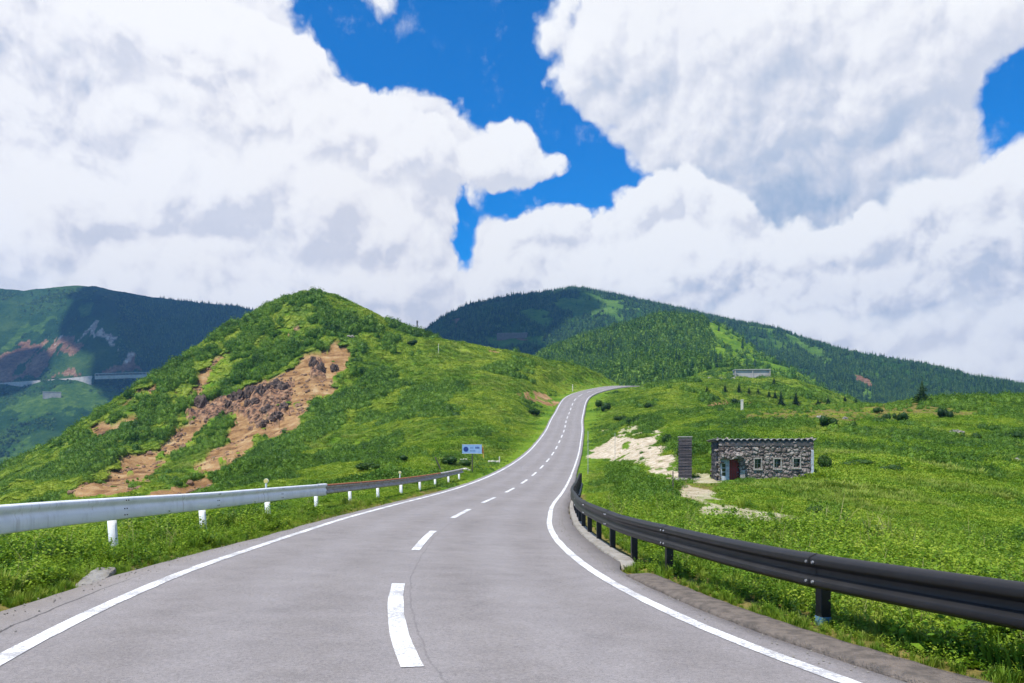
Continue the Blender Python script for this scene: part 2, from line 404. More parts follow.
rock = g.ramp(g.m('ADD', g.m('MULTIPLY', vor.outputs['Distance'], .4), g.m('MULTIPLY', n2, .6)), [(.34, (.034, .024, .020)), (.45, (.11, .068, .048)), (.55, (.25, .135, .078)), (.68, (.36, .23, .14))])
col = g.mix(g.m('MULTIPLY', sep.outputs[2], .85), grass, dry)
col = g.mix(sep.outputs[0], col, earth)
col = g.mix(sep.outputs[1], col, sand)
col = g.mix(att.outputs['Alpha'], col, rock)
bh = g.m('ADD', g.m('MULTIPLY', n2, .6), g.m('MULTIPLY', fine, .4))
bsdf(g, col, .95, g.bump(bh, .8, .25), spec=.08)

def build_ground():
    az = np.concatenate([np.arange(-180, -40, 2.0), np.arange(-40, -36, .4), np.arange(-36, 36.01, .09), np.arange(36.4, 40, .4), np.arange(40, 180, 2.0)])
    az = np.radians(az)
    r = np.concatenate([[.15, .6], np.exp(np.linspace(math.log(1.2), math.log(860), 700)), np.exp(np.linspace(math.log(900), math.log(18000), 26))])
    A, RR = np.meshgrid(az, r)
    X, Y = RR * np.sin(A), RR * np.cos(A)
    Z = height(X, Y)
    far = sstep(640, 900, RR)
    Z = Z * (1 - far) - 165 * far
    n, m = A.shape[1], A.shape[0]
    V = np.stack([X, Y, Z], -1).reshape(-1, 3)
    i = np.arange(m - 1)[:, None] * n; j = np.arange(n); j2 = (j + 1) % n
    Fq = np.stack([i + j, i + j2, i + n + j2, i + n + j], -1).reshape(-1, 4)[:, ::-1]
    me = fastmesh('ground', V, Fq, mat_ground, True)
    x, y = V[:, 0], V[:, 1]
    c = np.zeros((len(V), 4), np.float32)
    sel = np.where((np.abs(A.ravel()) < R(42)) & (RR.ravel() < 420))[0]
    mk = masks(x[sel], y[sel])
    c[sel, 0] = mk['slide'] | (mk['dirt'] & (y[sel] > 150)); c[sel, 1] = np.maximum(mk['sand'], .72 * (mk['dirt'] & (y[sel] < 150)))
    c[sel, 2] = mk['dry']; c[sel, 3] = mk['rock']
    ro = ridged(x[sel] / 4.5 + y[sel] / 9, x[sel] / 9 - y[sel] / 5, 4, 301) - .55
    V[sel, 2] += mk['rock'] * ro * 4.5 - (mk['slide'] & (y[sel] > 100)) * .7 + mk['slide'] * (fbm(x[sel] / 3, y[sel] / 6, 3, 303) * .35)
    me.vertices.foreach_set('co', np.ascontiguousarray(V, np.float32).ravel())
    D, _ = road_near(x[sel], y[sel])                       # trodden verge beside the asphalt
    verge = (sstep(1.0, .3, np.abs(np.abs(D) - 3.8 - .3 * (D > 0) * (y[sel] < 13) - .25 * fbm(x[sel] / .8, y[sel] / .8, 3, 81))) > .5) & (y[sel] < 45)
    c[sel, 2] = np.maximum(c[sel, 2], verge)
    ca = me.color_attributes.new('bare', 'FLOAT_COLOR', 'POINT'); ca.data.foreach_set('color', c.ravel())
    return tag(link('ground', me), kind='structure')
build_ground()

# ------------------------------------------------------------------ road
mat_asphalt, g = material('old_asphalt')
pos = g.pos()
off = g.node('ShaderNodeAttribute', attribute_name='off').outputs['Fac']
sl_ = g.node('ShaderNodeAttribute', attribute_name='along').outputs['Fac']
big = g.noise(pos, .25, 4, .6); mid = g.noise(pos, 2.2, 4, .6); grain = g.noise(pos, 95, 3, .8); grit = g.noise(pos, 28, 4, .75)
base = g.ramp(g.m('ADD', g.m('MULTIPLY', big, .5), g.m('MULTIPLY', mid, .5)), [(.32, (.185, .168, .161)), (.5, (.226, .206, .198)), (.68, (.268, .246, .237))])
tr = g.m('MULTIPLY', g.m('ADD', g.m('COSINE', g.m('MULTIPLY', off, 4.2)), 1.0), .5)     # wheel tracks polished a little paler
base = g.mix(g.m('MULTIPLY', tr, .17), base, (.36, .34, .345))
sp = g.ramp(g.m('ADD', g.m('MULTIPLY', grain, .6), g.m('MULTIPLY', grit, .4)), [(.34, (.55, .55, .55)), (.5, (1, 1, 1)), (.66, (1.42, 1.41, 1.40))])
base = g.mix(1.0, base, sp, 'MULTIPLY')
wob = g.m('MULTIPLY', g.m('SUBTRACT', g.noise(pos, 1.1, 4, .6), .5), .16)
def crack(o, w, s0, s1, fade=3.0):
    d = g.m('ABSOLUTE', g.m('SUBTRACT', g.m('ADD', off, wob), o))
    a = g.ss(d, w, w * .3)
    return g.m('MULTIPLY', a, g.m('MULTIPLY', g.ss(sl_, s0, s0 + fade), g.ss(sl_, s1, s1 - fade)))
c1 = crack(.17, .015, -8, 34); c2 = crack(-3.42, .02, -6, 9); 
cr = g.m('MAXIMUM', g.m('MULTIPLY', c1, .24), g.m('MULTIPLY', c2, .8))
edge = g.m('MULTIPLY', g.ss(g.m('ABSOLUTE', g.m('ADD', off, wob)), 3.25, 3.75), .30)
base = g.mix(edge, base, (.26, .225, .20))
cv = g.node('ShaderNodeTexVoronoi', {'Vector': g.vm('ADD', pos, g.vm('SCALE', g.node('ShaderNodeTexNoise', {'Vector': pos, 'Scale': 1.6, 'Detail': 5.0}).outputs['Color'], .7)), 'Scale': .30}, feature='DISTANCE_TO_EDGE').outputs['Distance']
fc_ = g.m('MULTIPLY', g.ss(cv, .0045, .001), g.ss(g.noise(pos, .21, 3), .55, .66))
cr = g.m('MAXIMUM', cr, g.m('MULTIPLY', fc_, .5))
st_ = g.m('MULTIPLY', g.ss(g.noise(pos, .8, 5, .65), .56, .72), g.ss(g.m('ABSOLUTE', g.m('SUBTRACT', g.m('ABSOLUTE', off), 1.5)), .9, .1))
base = g.mix(g.m('MULTIPLY', st_, .28), base, (.12, .11, .11))
base = g.mix(cr, base, (.05, .047, .048))
bsdf(g, base, .88, g.bump(g.m('ADD', g.m('MULTIPLY', grain, .5), grit), .35, .006), spec=.25)

mat_paint, g = material('road_paint')
pos = g.pos()
w1 = g.noise(pos, 26, 6, .8); w2 = g.noise(pos, 1.7, 3, .5); w3 = g.noise(pos, 60, 2, .6)
wear = g.ss(g.m('ADD', g.m('MULTIPLY', w1, .7), g.m('MULTIPLY', w2, .3)), .525, .455)
pc = g.mix(g.m('MULTIPLY', wear, .75), g.mix(g.m('MULTIPLY', w3, .25), (.82, .82, .81), (.66, .65, .64)), (.27, .255, .255))
bsdf(g, pc, .6, g.bump(w3, .2, .004), spec=.3)

def shoulder_l(s): return np.interp(s, [-40, 3, 8, 14, 22, 60, 330], [.95, .95, .75, .5, .42, .36, .32])
def shoulder_r(s): return np.interp(s, [-40, 9.6, 11, 36, 50, 70, 330], [.46, .46, .72, .66, .5, .36, .32])
def strip(name, mat, ss_, offs_fn, dz, parent=None, skirt=0.0, attrs=False, smooth=True):
    """a sheet along the road; offs_fn(s) -> (n, k) lateral offsets"""
    O = offs_fn(ss_); n, k = O.shape
    V = np.stack([road_pt(ss_, O[:, j], 0) for j in range(k)], 1)
    V[:, :, 2] += (dz if np.isscalar(dz) else dz[:, None])
    if skirt:
        lo, hi = V[:, :1].copy(), V[:, -1:].copy(); lo[..., 2] -= skirt; hi[..., 2] -= skirt
        V = np.concatenate([lo, V, hi], 1); O = np.concatenate([O[:, :1], O, O[:, -1:]], 1); k += 2
    V = V.reshape(-1, 3); i = np.arange(n - 1)[:, None] * k; j = np.arange(k - 1)
    Fq = np.stack([i + j, i + j + 1, i + k + j + 1, i + k + j], -1).reshape(-1, 4)
    me = fastmesh(name, V, Fq, mat, smooth)
    if attrs:
        for nm, val in (('off', O.ravel()), ('along', np.repeat(ss_, k))):
            a = me.attributes.new(nm, 'FLOAT', 'POINT'); a.data.foreach_set('value', val.astype(np.float32))
    return link(name, me, parent)
s_road = np.concatenate([np.arange(-38, 60, .25), np.arange(60, 322, .75)])
def road_offs(s):
    L = -ROADW / 2 - shoulder_l(s) + .07 * fbm(s / 1.1, 0 * s, 4, 91); Rr = ROADW / 2 + shoulder_r(s) + .05 * fbm(s / 1.3, 0 * s + 9, 4, 93)
    return np.stack([L] + [np.full(len(s), o) for o in (-3.2, -2.6, -2, -1.3, -.6, 0, .6, 1.3, 2, 2.6, 3.2)] + [Rr], 1)
road = strip('road', mat_asphalt, s_road, road_offs, 0.0, skirt=.35, attrs=True)
tag(road, kind='structure')
LW = .155
lift = .005 + .00012 * np.clip(s_road, 0, 400)
for o in (-ROADW / 2, ROADW / 2):
    strip('edge_line', mat_paint, s_road, lambda s: np.stack([o - LW / 2 + .012 * fbm(s / .35, 0 * s + o, 3, 95), o + LW / 2 + .012 * fbm(s / .35, 0 * s + o + 4, 3, 96)], 1), lift, road)
for k in range(-3, 32):
    c = 4.75 + 9.385 * k + .5 * math.exp(-max(k, 0) / 3)
    if c > 300: break
    ss_ = np.arange(c - 2.3, c + 2.35, .2)
    strip('centre_dash', mat_paint, ss_, lambda s: np.stack([-.085 + .008 * fbm(s / .3, 0 * s, 3, 97), .085 + .008 * fbm(s / .3, 0 * s + 4, 3, 98)], 1), .006 + .00012 * np.clip(ss_, 0, 400), road)

# kerbs
mat_berm = worn('weathered_berm', (.215, .18, .15), (.12, .105, .092), 7, .95, bump=.9, bd=.03, spec=.1)
mat_conc = worn('pale_concrete', (.34, .315, .275), (.22, .195, .16), 4, .85, bump=.4, bd=.01)
mat_conc_dark = worn('stained_concrete', (.30, .285, .26), (.20, .18, .15), 3, .9, bump=.5, bd=.02)
def kerb(name, mat, s0, s1, o0, o1, h, rough, step=.12, seed=0):
    s = np.arange(s0, s1, step); n = len(s)
    prof = [(0, -.3), (0, .35 * h), (.07, .9 * h), (.3, h), (.7, h), (.93, .8 * h), (1, 0), (1, -.3)]
    V = []
    for k, (t, z) in enumerate(prof):
        o = o0 + (o1 - o0) * t + rough * fbm(s / .5, s * 0 + k * 3.1 + seed, 4, 101)
        p = road_pt(s, o); p[:, 2] = road_pt(s, 3.6)[:, 2] + z + rough * .7 * fbm(s / .35, s * 0 + k * 5.7 + seed, 4, 103) * (z > -.2) 
        p[:, 2] -= .12 * (sstep(s0 + .7, s0, s) + sstep(s1 - .9, s1, s)) * (z > -.2); V.append(p)
    V = np.stack(V, 1).reshape(-1, 3); K = len(prof)
    i = np.arange(n - 1)[:, None] * K; j = np.arange(K - 1)
    Fq = np.stack([i + j, i + j + 1, i + K + j + 1, i + K + j], -1).reshape(-1, 4)
    return tag(link(name, fastmesh(name, V, Fq, mat, True)), kind='structure')
W2 = ROADW / 2
kerb('kerb', mat_berm, -20, 9.6, W2 + .42, W2 + .86, .055, .018)
kerb('kerb', mat_conc, 10.6, 54, W2 + .72, W2 + 1.02, .04, .012)
# ------------------------------------------------------------------ guardrails
mat_white = worn('white_rail_paint', (.80, .82, .85), (.62, .63, .65), 2.5, .45, bump=.05, spec=.4, lo=.5, hi=.85)
mat_white, g = material('white_rail_paint_weathered')
co = g.pos()
sv = g.node('ShaderNodeMapping', {'Vector': co, 'Scale': (9, 9, .8)}).outputs[0]
stn = g.m('MULTIPLY', g.ss(g.noise(sv, 1.6, 4, .6), .52, .72), g.ss(g.noise(co, .7, 3), .42, .6))
cw_ = g.mix(g.ss(g.noise(co, 2.2, 5, .6), .42, .7), (.80, .82, .85), (.68, .70, .73))
cw_ = g.mix(g.m('MULTIPLY', stn, .5), cw_, (.36, .32, .28))
cw_ = g.mix(g.ss(g.noise(co, 26, 4, .7), .70, .76), cw_, (.30, .17, .10))
bsdf(g, cw_, g.m('ADD', .35, g.m('MULTIPLY', stn, .3)), g.bump(g.noise(co, 3.5, 2), .12, .02), spec=.4)
mat_whitepost = worn('white_post_paint', (.82, .82, .80), (.60, .58, .54), 6, .6, bump=.1, lo=.55, hi=.8)
mat_oldrail = worn('weathered_rail_paint', (.44, .43, .42), (.30, .25, .21), 4, .7, bump=.2)
mat_rust = worn('rust', (.27, .085, .035), (.36, .16, .08), 9, .9, bump=.4)
mat_brown = worn('dark_brown_rail_paint', (.014, .013, .013), (.026, .024, .024), 2.2, .45, bump=.06, spec=.35, lo=.45, hi=.8)
mat_bolt = worn('galvanised_bolt', (.55, .55, .55), (.35, .34, .33), 20, .4, metal=.7)
mat_darkbolt = worn('dark_bolt', (.10, .09, .09), (.18, .12, .09), 20, .6)
mat_blue = worn('blue_band_paint', (.06, .20, .36), (.16, .30, .42), 12, .6)
mat_steel = worn('grey_steel', (.30, .31, .32), (.20, .20, .20), 8, .5, metal=.4)
# W profile: x towards the traffic, z up from the lower edge (unit height 1)
WPROF = [(-.004, 0), (.02, .012), (.085, .10), (.092, .14), (.092, .26), (.085, .30), (.012, .40), (.008, .43), (.008, .57), (.012, .60), (.085, .70), (.092, .74), (.092, .86), (.085, .90), (.02, .988), (-.004, 1)]
BOXPROF = [(0, 0), (.04, .02), (.058, .07), (.060, .40), (.055, .50), (.040, .56), (.032, .62), (.036, .68), (.070, .76), (.085, .84), (.085, .93), (.06, .985), (.0, 1)]
def beam_mesh(name, mat, side, s0, s1, off, zb, h, prof, step=.4):
    """a pressed-steel beam along the road; off(s) lateral place of its face, zb(s) height of the lower edge"""
    n = max(3, int((s1 - s0) / step) + 1); s = np.linspace(s0, s1, n)
    th = .006; V = []
    pr = prof + [(x - th if 0 < i < len(prof) - 1 else x - th, z) for i, (x, z) in reversed(list(enumerate(prof)))]
    for x, z in pr:
        p = road_pt(s, off(s) - side * x); p[:, 2] = zb(s) + z * h; V.append(p)
    V = np.stack(V, 1).reshape(-1, 3); K = len(pr)
    i = np.arange(n - 1)[:, None] * K; j = np.arange(K); j2 = (j + 1) % K
    Fq = np.stack([i + j, i + j2, i + K + j2, i + K + j], -1).reshape(-1, 4)
    if side < 0: Fq = Fq[:, ::-1]
    me = fastmesh(name, V, Fq, mat, False)
    return me
def heading(s):
    f = lambda a: np.interp(s, RS, a); return math.atan2(f(RNY), f(RNX))
def bolts(name, mat, parent, side, s, off, zb, h, rows, dx=.09, r=.016):
    for z in rows:
        for d in (-dx, dx):
            ss = s + d; prof_x = np.interp(z, [q[1] for q in CURP], [q[0] for q in CURP])
            p = road_pt(np.array([ss]), off(np.array([ss])) - side * prof_x)[0]; p[2] = zb(np.array([ss]))[0] + z * h
            a = heading(ss); t = Vector((math.cos(a), math.sin(a), 0)) * (-side)
            MB().tube(Vector(p) - t * .004, Vector(p) + t * .016, r, r * .8, 8).build(name, mat, parent)
# left, newer white rail
def offl(s): return -(W2 + np.interp(s, [-20, 10, 24, 52], [2.35, 2.3, 2.0, 1.5]))
def edge_z(s, o): return road_pt(s, o)[:, 2]
def topl(s): return edge_z(s, -3.4) + np.interp(s, [-20, 12, 24, 52], [.93, .95, .86, .76])
LH = .40
def zbl(s): return topl(s) - LH
rail = empty('guardrail', road_pt(np.array([6.]), -5.3)[0])
tag(rail, 'newer white steel guardrail with round white posts along the left verge, nearest the camera', 'guardrail')
def at_rail(me, parent, name):
    """meshes are made in world space; move their origin to the rail's base"""
    me.transform(Matrix.Translation(-Vector(parent.location)))
    return link(name, me, parent)
CURP = BOXPROF
joints_l = [-8.9, -4.8, -.7, 3.5, 7.6, 11.8, 16.2, 20.6, 24.4]
def lean_post(parent, s, o, ztop, r, mat, lean, cap=True, skirt=.4, name='post', square=False):
    p = road_pt(np.array([s]), o)[0]; gz = ground(p[0], p[1])
    a = heading(s); nx, ny = math.cos(a), math.sin(a)
    hgt = ztop - gz
    b0 = Vector((p[0] - nx * lean * skirt * -1 * 0, p[1], gz - skirt)); t0 = Vector((p[0] + nx * lean * hgt, p[1] + ny * lean * hgt, ztop))
    mb = MB().tube(b0 - Vector(parent.location), t0 - Vector(parent.location), r, r, 14)
    o_ = mb.build(name, mat, parent, smooth=False)
    for pl in o_.data.polygons: pl.use_smooth = len(pl.vertices) == 4
    return o_, b0, t0
for a_, b_ in zip(joints_l[:-1], joints_l[1:]):
    me = beam_mesh('rail_beam', mat_white, -1, a_, b_ - .004, offl, zbl, LH, BOXPROF)
    bo = at_rail(me, rail, 'rail_beam')
    s_ = b_
    for z in (.2, .48, .86):
        if b_ < 23:
            for d in (-.15, -.06):
                p = road_pt(np.array([s_ + d]), offl(np.array([s_ + d])) + np.interp(z, [q[1] for q in BOXPROF], [q[0] for q in BOXPROF]))[0]
                p[2] = zbl(np.array([s_ + d]))[0] + z * LH
                t = Vector((math.cos(heading(s_)), math.sin(heading(s_)), 0))
                q = Vector(p) - rail.location
                MB().tube(q - t * .004, q + t * .014, .013, .010, 8).build('bolt', mat_darkbolt, bo)
sl_end = np.array([24.4, 25.3])
me = beam_mesh('end_plate', mat_white, -1, 23.7, 24.65, lambda s: offl(s) + .012, lambda s: zbl(s) - .012, LH + .024, BOXPROF, .2); at_rail(me, rail, 'end_plate')
for s_ in (-8.6, -4.5, -.5, 3.6, 7.6, 11.7, 15.75, 19.95):
    pl, b0, t0 = lean_post(rail, s_, float(offl(np.array([s_]))[0]) - .12, float(zbl(np.array([s_]))[0]) + .18, .077, mat_whitepost, -.11)
    bb = MB(); q = (b0 - rail.location); bb.tube(Vector((q.x, q.y, q.z + .38)), Vector((q.x, q.y, q.z + .47)), .081, .080, 14); bb.build('rusty_foot', mat_rust, pl)
# left, older rail with a rusted upper edge
rail2 = empty('guardrail', road_pt(np.array([38.]), -4.8)[0])
tag(rail2, 'older weathered guardrail with rusted top edge and thin white posts, beyond the white rail', 'guardrail')
H2 = .34
WPO = WPROF
for a_, b_ in ((24.6, 29), (29, 33), (33, 37), (37, 41), (41, 45), (45, 49), (49, 52.6)):
    zb2 = lambda s: topl(s) - .03 - H2
    me = beam_mesh('rail_beam', mat_oldrail, -1, a_, b_ - .004, offl, zb2, H2, WPROF)
    bo = at_rail(me, rail2, 'rail_beam')
    if a_ < 44:
        me = beam_mesh('rusty_edge', mat_rust, -1, a_ + .05, b_ - .08, lambda s: offl(s) + .008, lambda s: topl(s) - .03 - .05, .06, [(0.03, 0), (.095, .1), (.1, .4), (.07, .85), (0, 1)]); at_rail(me, rail2, 'rusty_edge')
for s_ in (24.1, 28.2, 32.3, 36.4, 40.3, 44.2, 48.2, 51.9):
    lean_post(rail2, s_, float(offl(np.array([s_]))[0]) - .10, float(topl(np.array([s_]))[0]) - .22, .068, mat_whitepost, -.06)
# right, dark brown rail
def offr(s): return W2 + np.interp(s, [-20, 5, 9, 12, 20, 56], [1.26, 1.23, 1.12, .93, .86, .84])
def topr(s): return edge_z(s, 3.5) + np.interp(s, [-20, 5, 9.5, 14, 24, 56], [.70, .71, .76, .80, .80, .74])
RH = .35
rail3 = empty('guardrail', road_pt(np.array([20.]), 4.1)[0])
tag(rail3, 'dark brown steel guardrail with dark posts curving along the right edge of the road', 'guardrail')
zbr = lambda s: topr(s) - RH
js = [-9.6, -5.6, -1.6, .6, 4.35, 9.1, 13.3, 17.3, 21.3, 25.3, 29.3, 33.3, 37.3, 41.3, 45.3, 49.3, 53.3]
for a_, b_ in zip(js[:-1], js[1:]):
    me = beam_mesh('rail_beam', mat_brown, 1, a_, b_ - .006, offr, zbr, RH, WPROF)
    bo = at_rail(me, rail3, 'rail_beam')
    if b_ < 24:
        for z in (.22, .78):
            for d in (-.10, .03):
                sv = np.array([b_ + d]); p = road_pt(sv, offr(sv) - .092)[0]; p[2] = zbr(sv)[0] + z * RH
                t = Vector((math.cos(heading(b_)), math.sin(heading(b_)), 0)); q = Vector(p) - rail3.location
                MB().tube(q + t * .004, q - t * .016, .018, .014, 8).build('bolt', mat_bolt, bo)
    # overlapped splice sleeve
    me = beam_mesh('splice', mat_brown, 1, b_ - .02, b_ + .30, lambda s: offr(s) - .006, lambda s: zbr(s) - .004, RH + .008, WPROF, .1); at_rail(me, rail3, 'splice')
s_posts = [-6.6, -2.6, .6, 4.35, 9.25, 11.3, 13.3, 15.3, 17.3, 19.3, 21.3, 23.3, 25.3, 27.3, 29.3, 31.3, 33.3, 35.3, 37.3, 39.3, 41.3, 43.3, 45.3, 47.3, 49.3, 51.3, 53.2]
for s_ in s_posts:
    sv = np.array([s_]); o = float(offr(sv)[0]) + .075
    p = road_pt(sv, o)[0]; gz = min(ground(p[0], p[1]), float(edge_z(sv, 3.6)[0]) + .1)
    a = heading(s_); zt = float(zbr(sv)[0]) + .30
    mb = MB().box(-.055, .055, -.055, .055, gz - .5, zt)
    post = mb.build('post', mat_brown, rail3, bevel=.008)
    post.location = (p[0] - rail3.location.x, p[1] - rail3.location.y, -rail3.location.z); post.rotation_euler = (0, 0, a)
    if s_ == 4.35:
        MB().box(-.0575, .0575, -.0575, .0575, gz - .02, gz + .09).build('blue_band', mat_blue, post)
# broken kerb stone on the left verge
def rough_box(name, mat, dims, seed, amp=.03, cuts=10, parent=None):
    bm = bmesh.new(); bmesh.ops.create_cube(bm, size=1)
    bmesh.ops.subdivide_edges(bm, edges=bm.edges[:], cuts=cuts, use_grid_fill=True)
    for v in bm.verts:
        c = v.co.copy(); k = max(abs(c.x), abs(c.y), abs(c.z))
        c = c * (1 - .10 * max(0, (c.length - .62)) / .25)
        v.co = Vector((c.x * dims[0], c.y * dims[1], c.z * dims[2]))
    P = np.array([v.co for v in bm.verts]); s = 1 / (.35 * max(dims[1], dims[2]))
    dx = fbm(P[:, 1] * s + seed, P[:, 2] * s + P[:, 0] * s * .7, 4, seed); dy = fbm(P[:, 0] * s + seed, P[:, 2] * s + 9, 4, seed + 3); dz = fbm(P[:, 0] * s + seed, P[:, 1] * s + 4, 4, seed + 7)
    for v, a, b, c in zip(bm.verts, dx, dy, dz): v.co += Vector((a, b, c)) * amp
    me = bpy.data.meshes.new(name); bm.to_mesh(me); bm.free(); me.materials.append(mat)
    return link(name, me, parent)
def on_pix(px, py, **k): return Vector(hit1(px, py, **k))
ks = rough_box('kerb_stone', mat_conc_dark, (1.35, .26, .10), 5, .028, 14)
p = on_pix(97, 582); ks.location = p + Vector((0, 0, .04)); ks.rotation_euler = (R(3), R(-2), R(107))
tag(ks, 'broken grey kerb stone lying in the weeds at the left edge of the asphalt', 'stone')

# ------------------------------------------------------------------ delineators, poles, sign
mat_yellow = worn('yellow_paint', (.70, .52, .06), (.55, .40, .12), 8, .6)
mat_reflector = worn('yellow_reflector', (.75, .62, .18), (.80, .70, .30), 20, .3, spec=.6)
mat_cream = worn('cream_paint', (.74, .70, .58), (.55, .50, .40), 8, .7)
mat_snowpole = worn('grey_snow_pole_paint', (.50, .50, .46), (.34, .34, .32), 8, .7)
mat_darkwood = worn('weathered_timber', (.085, .075, .065), (.14, .12, .10), 9, .9, bump=.5)
def delineator(px, py_top, s, o, label):
    p = road_pt(np.array([s]), o)[0]; gz = ground(p[0], p[1]); zt = EYE + (YH - py_top) / F_PX * p[1]
    t = empty('delineator', (p[0], p[1], gz))
    h = zt - gz
    MB().tube((0, 0, -.3), (0, 0, h), .03, .03, 10).build('post', mat_whitepost, t)
    MB().tube((0, -.035, h), (0, .0, h), .062, .062, 16).build('reflector', mat_reflector, t)
    MB().tube((0, 0.0, h), (0, .012, h), .074, .074, 16).build('housing', mat_whitepost, t)
    tag(t, label, 'delineator')
delineator(262, 481, 20.4, -5.45, 'slim white delineator with a round yellow reflector rising behind the white guardrail')
delineator(414, 472.5, 36.6, -5.0, 'slim white delineator with a small reflector rising behind the rusty older guardrail')
# blue road sign
sp_ = on_pix(472, 472.5)
sign = empty('road_sign', sp_, R(4))
tag(sign, 'small pale blue road sign with a dark blue disc, on a dark post', 'road sign')
d = sp_.y
zc = EYE + (YH - 449) / F_PX * d - sp_.z; sw, shh = 19.5 / F_PX * d, 8.6 / F_PX * d
mat_signblue = worn('pale_blue_sign_face', (.26, .42, .68), (.34, .50, .72), 3, .4)
mat_navy = worn('navy_sign_print', (.02, .05, .22), (.03, .07, .26), 9, .5)
mat_signwhite = worn('white_sign_print', (.75, .78, .82), (.68, .72, .78), 9, .5)
MB().tube((.02, .05, -.4), (.02, .05, zc + shh * .5), .045, .045, 10).build('post', mat_darkwood, sign)
panel = MB().box(-sw / 2, sw / 2, -.02, .0, zc - shh / 2, zc + shh / 2).build('sign_panel', mat_signblue, sign, bevel=.006)
fr = MB(); e = .025
fr.box(-sw/2 - e, sw/2 + e, -.026, .004, zc + shh/2 + .002, zc + shh/2 + e); fr.box(-sw/2 - e, sw/2 + e, -.026, .004, zc - shh/2 - e, zc - shh/2 - .002)
fr.build('sign_frame', mat_signwhite, sign)
disc = MB().tube((-sw * .31, -.03, zc - shh * .02), (-sw * .31, -.022, zc - shh * .02), shh * .29, shh * .29, 28).build('emblem', mat_navy, panel)
# the print is too small in the photo to read: short strokes where its two lines stand
def glyph(strokes):
    m = MB()
    for (x0, x1, z0, z1) in strokes: m.box(x0 * sw, x1 * sw, -.026, -.0215, zc + z0 * shh, zc + z1 * shh)
    m.build('character', mat_navy, panel)
for x in (-.10, -.04, .02): glyph([(x, x + .035, .14, .18), (x + .012, x + .024, .02, .139)])
for x in (.17, .245, .32): glyph([(x, x + .055, .18, .26), (x, x + .02, .02, .179), (x + .035, x + .055, .02, .179)])
for x in (-.10, -.03, .04, .11): glyph([(x, x + .05, -.26, -.22), (x + .01, x + .03, -.219, -.13)])
# yellow guide post, leaning
yp = on_pix(484, 460.5); t = empty('guide_post', yp); d = yp.y; h = 14.5 / F_PX * d
MB().tube((0, 0, -.3), (-.12, 0, h), .085, .06, 12).build('post', mat_yellow, t); MB().tube((-.095, -.01, h * .5), (-.14, -.01, h * .92), .087, .066, 8).build('red_stripe', mat_rust, t)
tag(t, 'short leaning yellow guide post with a faded red side, right of the blue sign', 'guide post')
# pale concrete slab and its upright
cs = on_pix(494, 463.5); d = cs.y
t = empty('concrete_slab', cs, R(10)); u = d / F_PX
rb = rough_box('slab', mat_cream, (11.5 * u, .5, 3.2 * u), 15, .05, 10, t); rb.location = (0, 0, 1.2 * u)
MB().box(5.0 * u, 6.0 * u, -.08, .08, 0, 7.0 * u).build('upright', mat_cream, t, bevel=.01)
tag(t, 'low cream concrete slab with a small upright at its end, right of the yellow guide post', 'slab')
for px, py, w, hh, sd, lb in ((463.5, 463.5, 8.5, 5, 21, 'larger pale rock on the grass just left of the blue sign post'), (466.5, 471, 6.5, 2.6, 25, 'thin pale rock lying at the foot of the blue sign post')):
    p = on_pix(px, py); u = p.y / F_PX
    r_ = rough_box('rock', mat_cream, (w * u, .5, hh * u), sd, .12, 8); r_.location = p + Vector((0, 0, hh * u * .35)); r_.rotation_euler = (0, R(12 if hh < 4 else 0), R(sd))
    tag(r_, lb, 'rock')
# leaning dark stake left of the sign
def pole(name, px, py_top, py_base, r, mat, label, cat, lean_px=0, cap=None, group=None, **kw):
    p = on_pix(px, py_base, **kw); u = p.y / F_PX; h = (py_base - py_top) * u
    t = empty(name, p)
    MB().tube((0, 0, -.4), (lean_px * u, 0, h), r, r * .9, 10).build('shaft', mat, t)
    if cap: MB().box(-cap[0] / 2 + lean_px * u, cap[0] / 2 + lean_px * u, -.1, .1, h - cap[1], h + .03).build('cap', cap[2], t, bevel=.01)
    tag(t, label, cat, group); return t
pole('stake', 444, 457, 472, .055, mat_darkwood, 'thin dark stake leaning to the left on the slope left of the blue sign', 'stake', lean_px=-9)
pole('snow_pole', 588, 431, 474, .028, mat_snowpole, 'tall thin pale snow pole beside the far end of the dark guardrail', 'snow pole')
pole('snow_pole', 615, 433, 461, .025, mat_snowpole, 'thin pale snow pole standing on the cream sand patch', 'snow pole')
pole('snow_pole', 673, 471, 492, .03, mat_darkwood, 'thin dark pole in the grass below the stone pillar', 'pole')
pole('marker_post', 572.6, 384.2, 391.5, .14, mat_cream, 'white marker post at the outside of the road bend on the crest', 'marker post')
pole('stake', 438.5, 343.5, 354, .09, mat_cream, 'thin pale stake standing alone on the grassy shoulder of the left hill', 'stake')
pole('utility_pole', 417.2, 320.8, 333, .20, mat_darkwood, 'dark pole with a box on top, tallest of three on the skyline ridge', 'pole', cap=(.55, .8, mat_steel))
pole('utility_pole', 420.4, 322.5, 333.5, .17, mat_darkwood, 'bare dark pole, middle of three on the skyline ridge', 'pole')
pole('utility_pole', 423.6, 327, 334, .17, mat_darkwood, 'short dark pole, lowest of three on the skyline ridge', 'pole')
# broad white post behind the hut
p = on_pix(742, 411.5); u = p.y / F_PX; t = empty('marker_post', p)
MB().box(-1.15 * u, 1.15 * u, -.15, .15, -.4, 11 * u).build('post', mat_cream, t, bevel=.02)
MB().box(-1.3 * u, 1.3 * u, -.19, .19, 10.6 * u + .03, 11 * u + .12).build('cap', mat_cream, t, bevel=.02)
tag(t, 'broad square white post standing on the rise above the stone hut', 'post')
for px, sd, s_ in ((563.5, 1, 0), (757 - 180, 3, 0)): pass

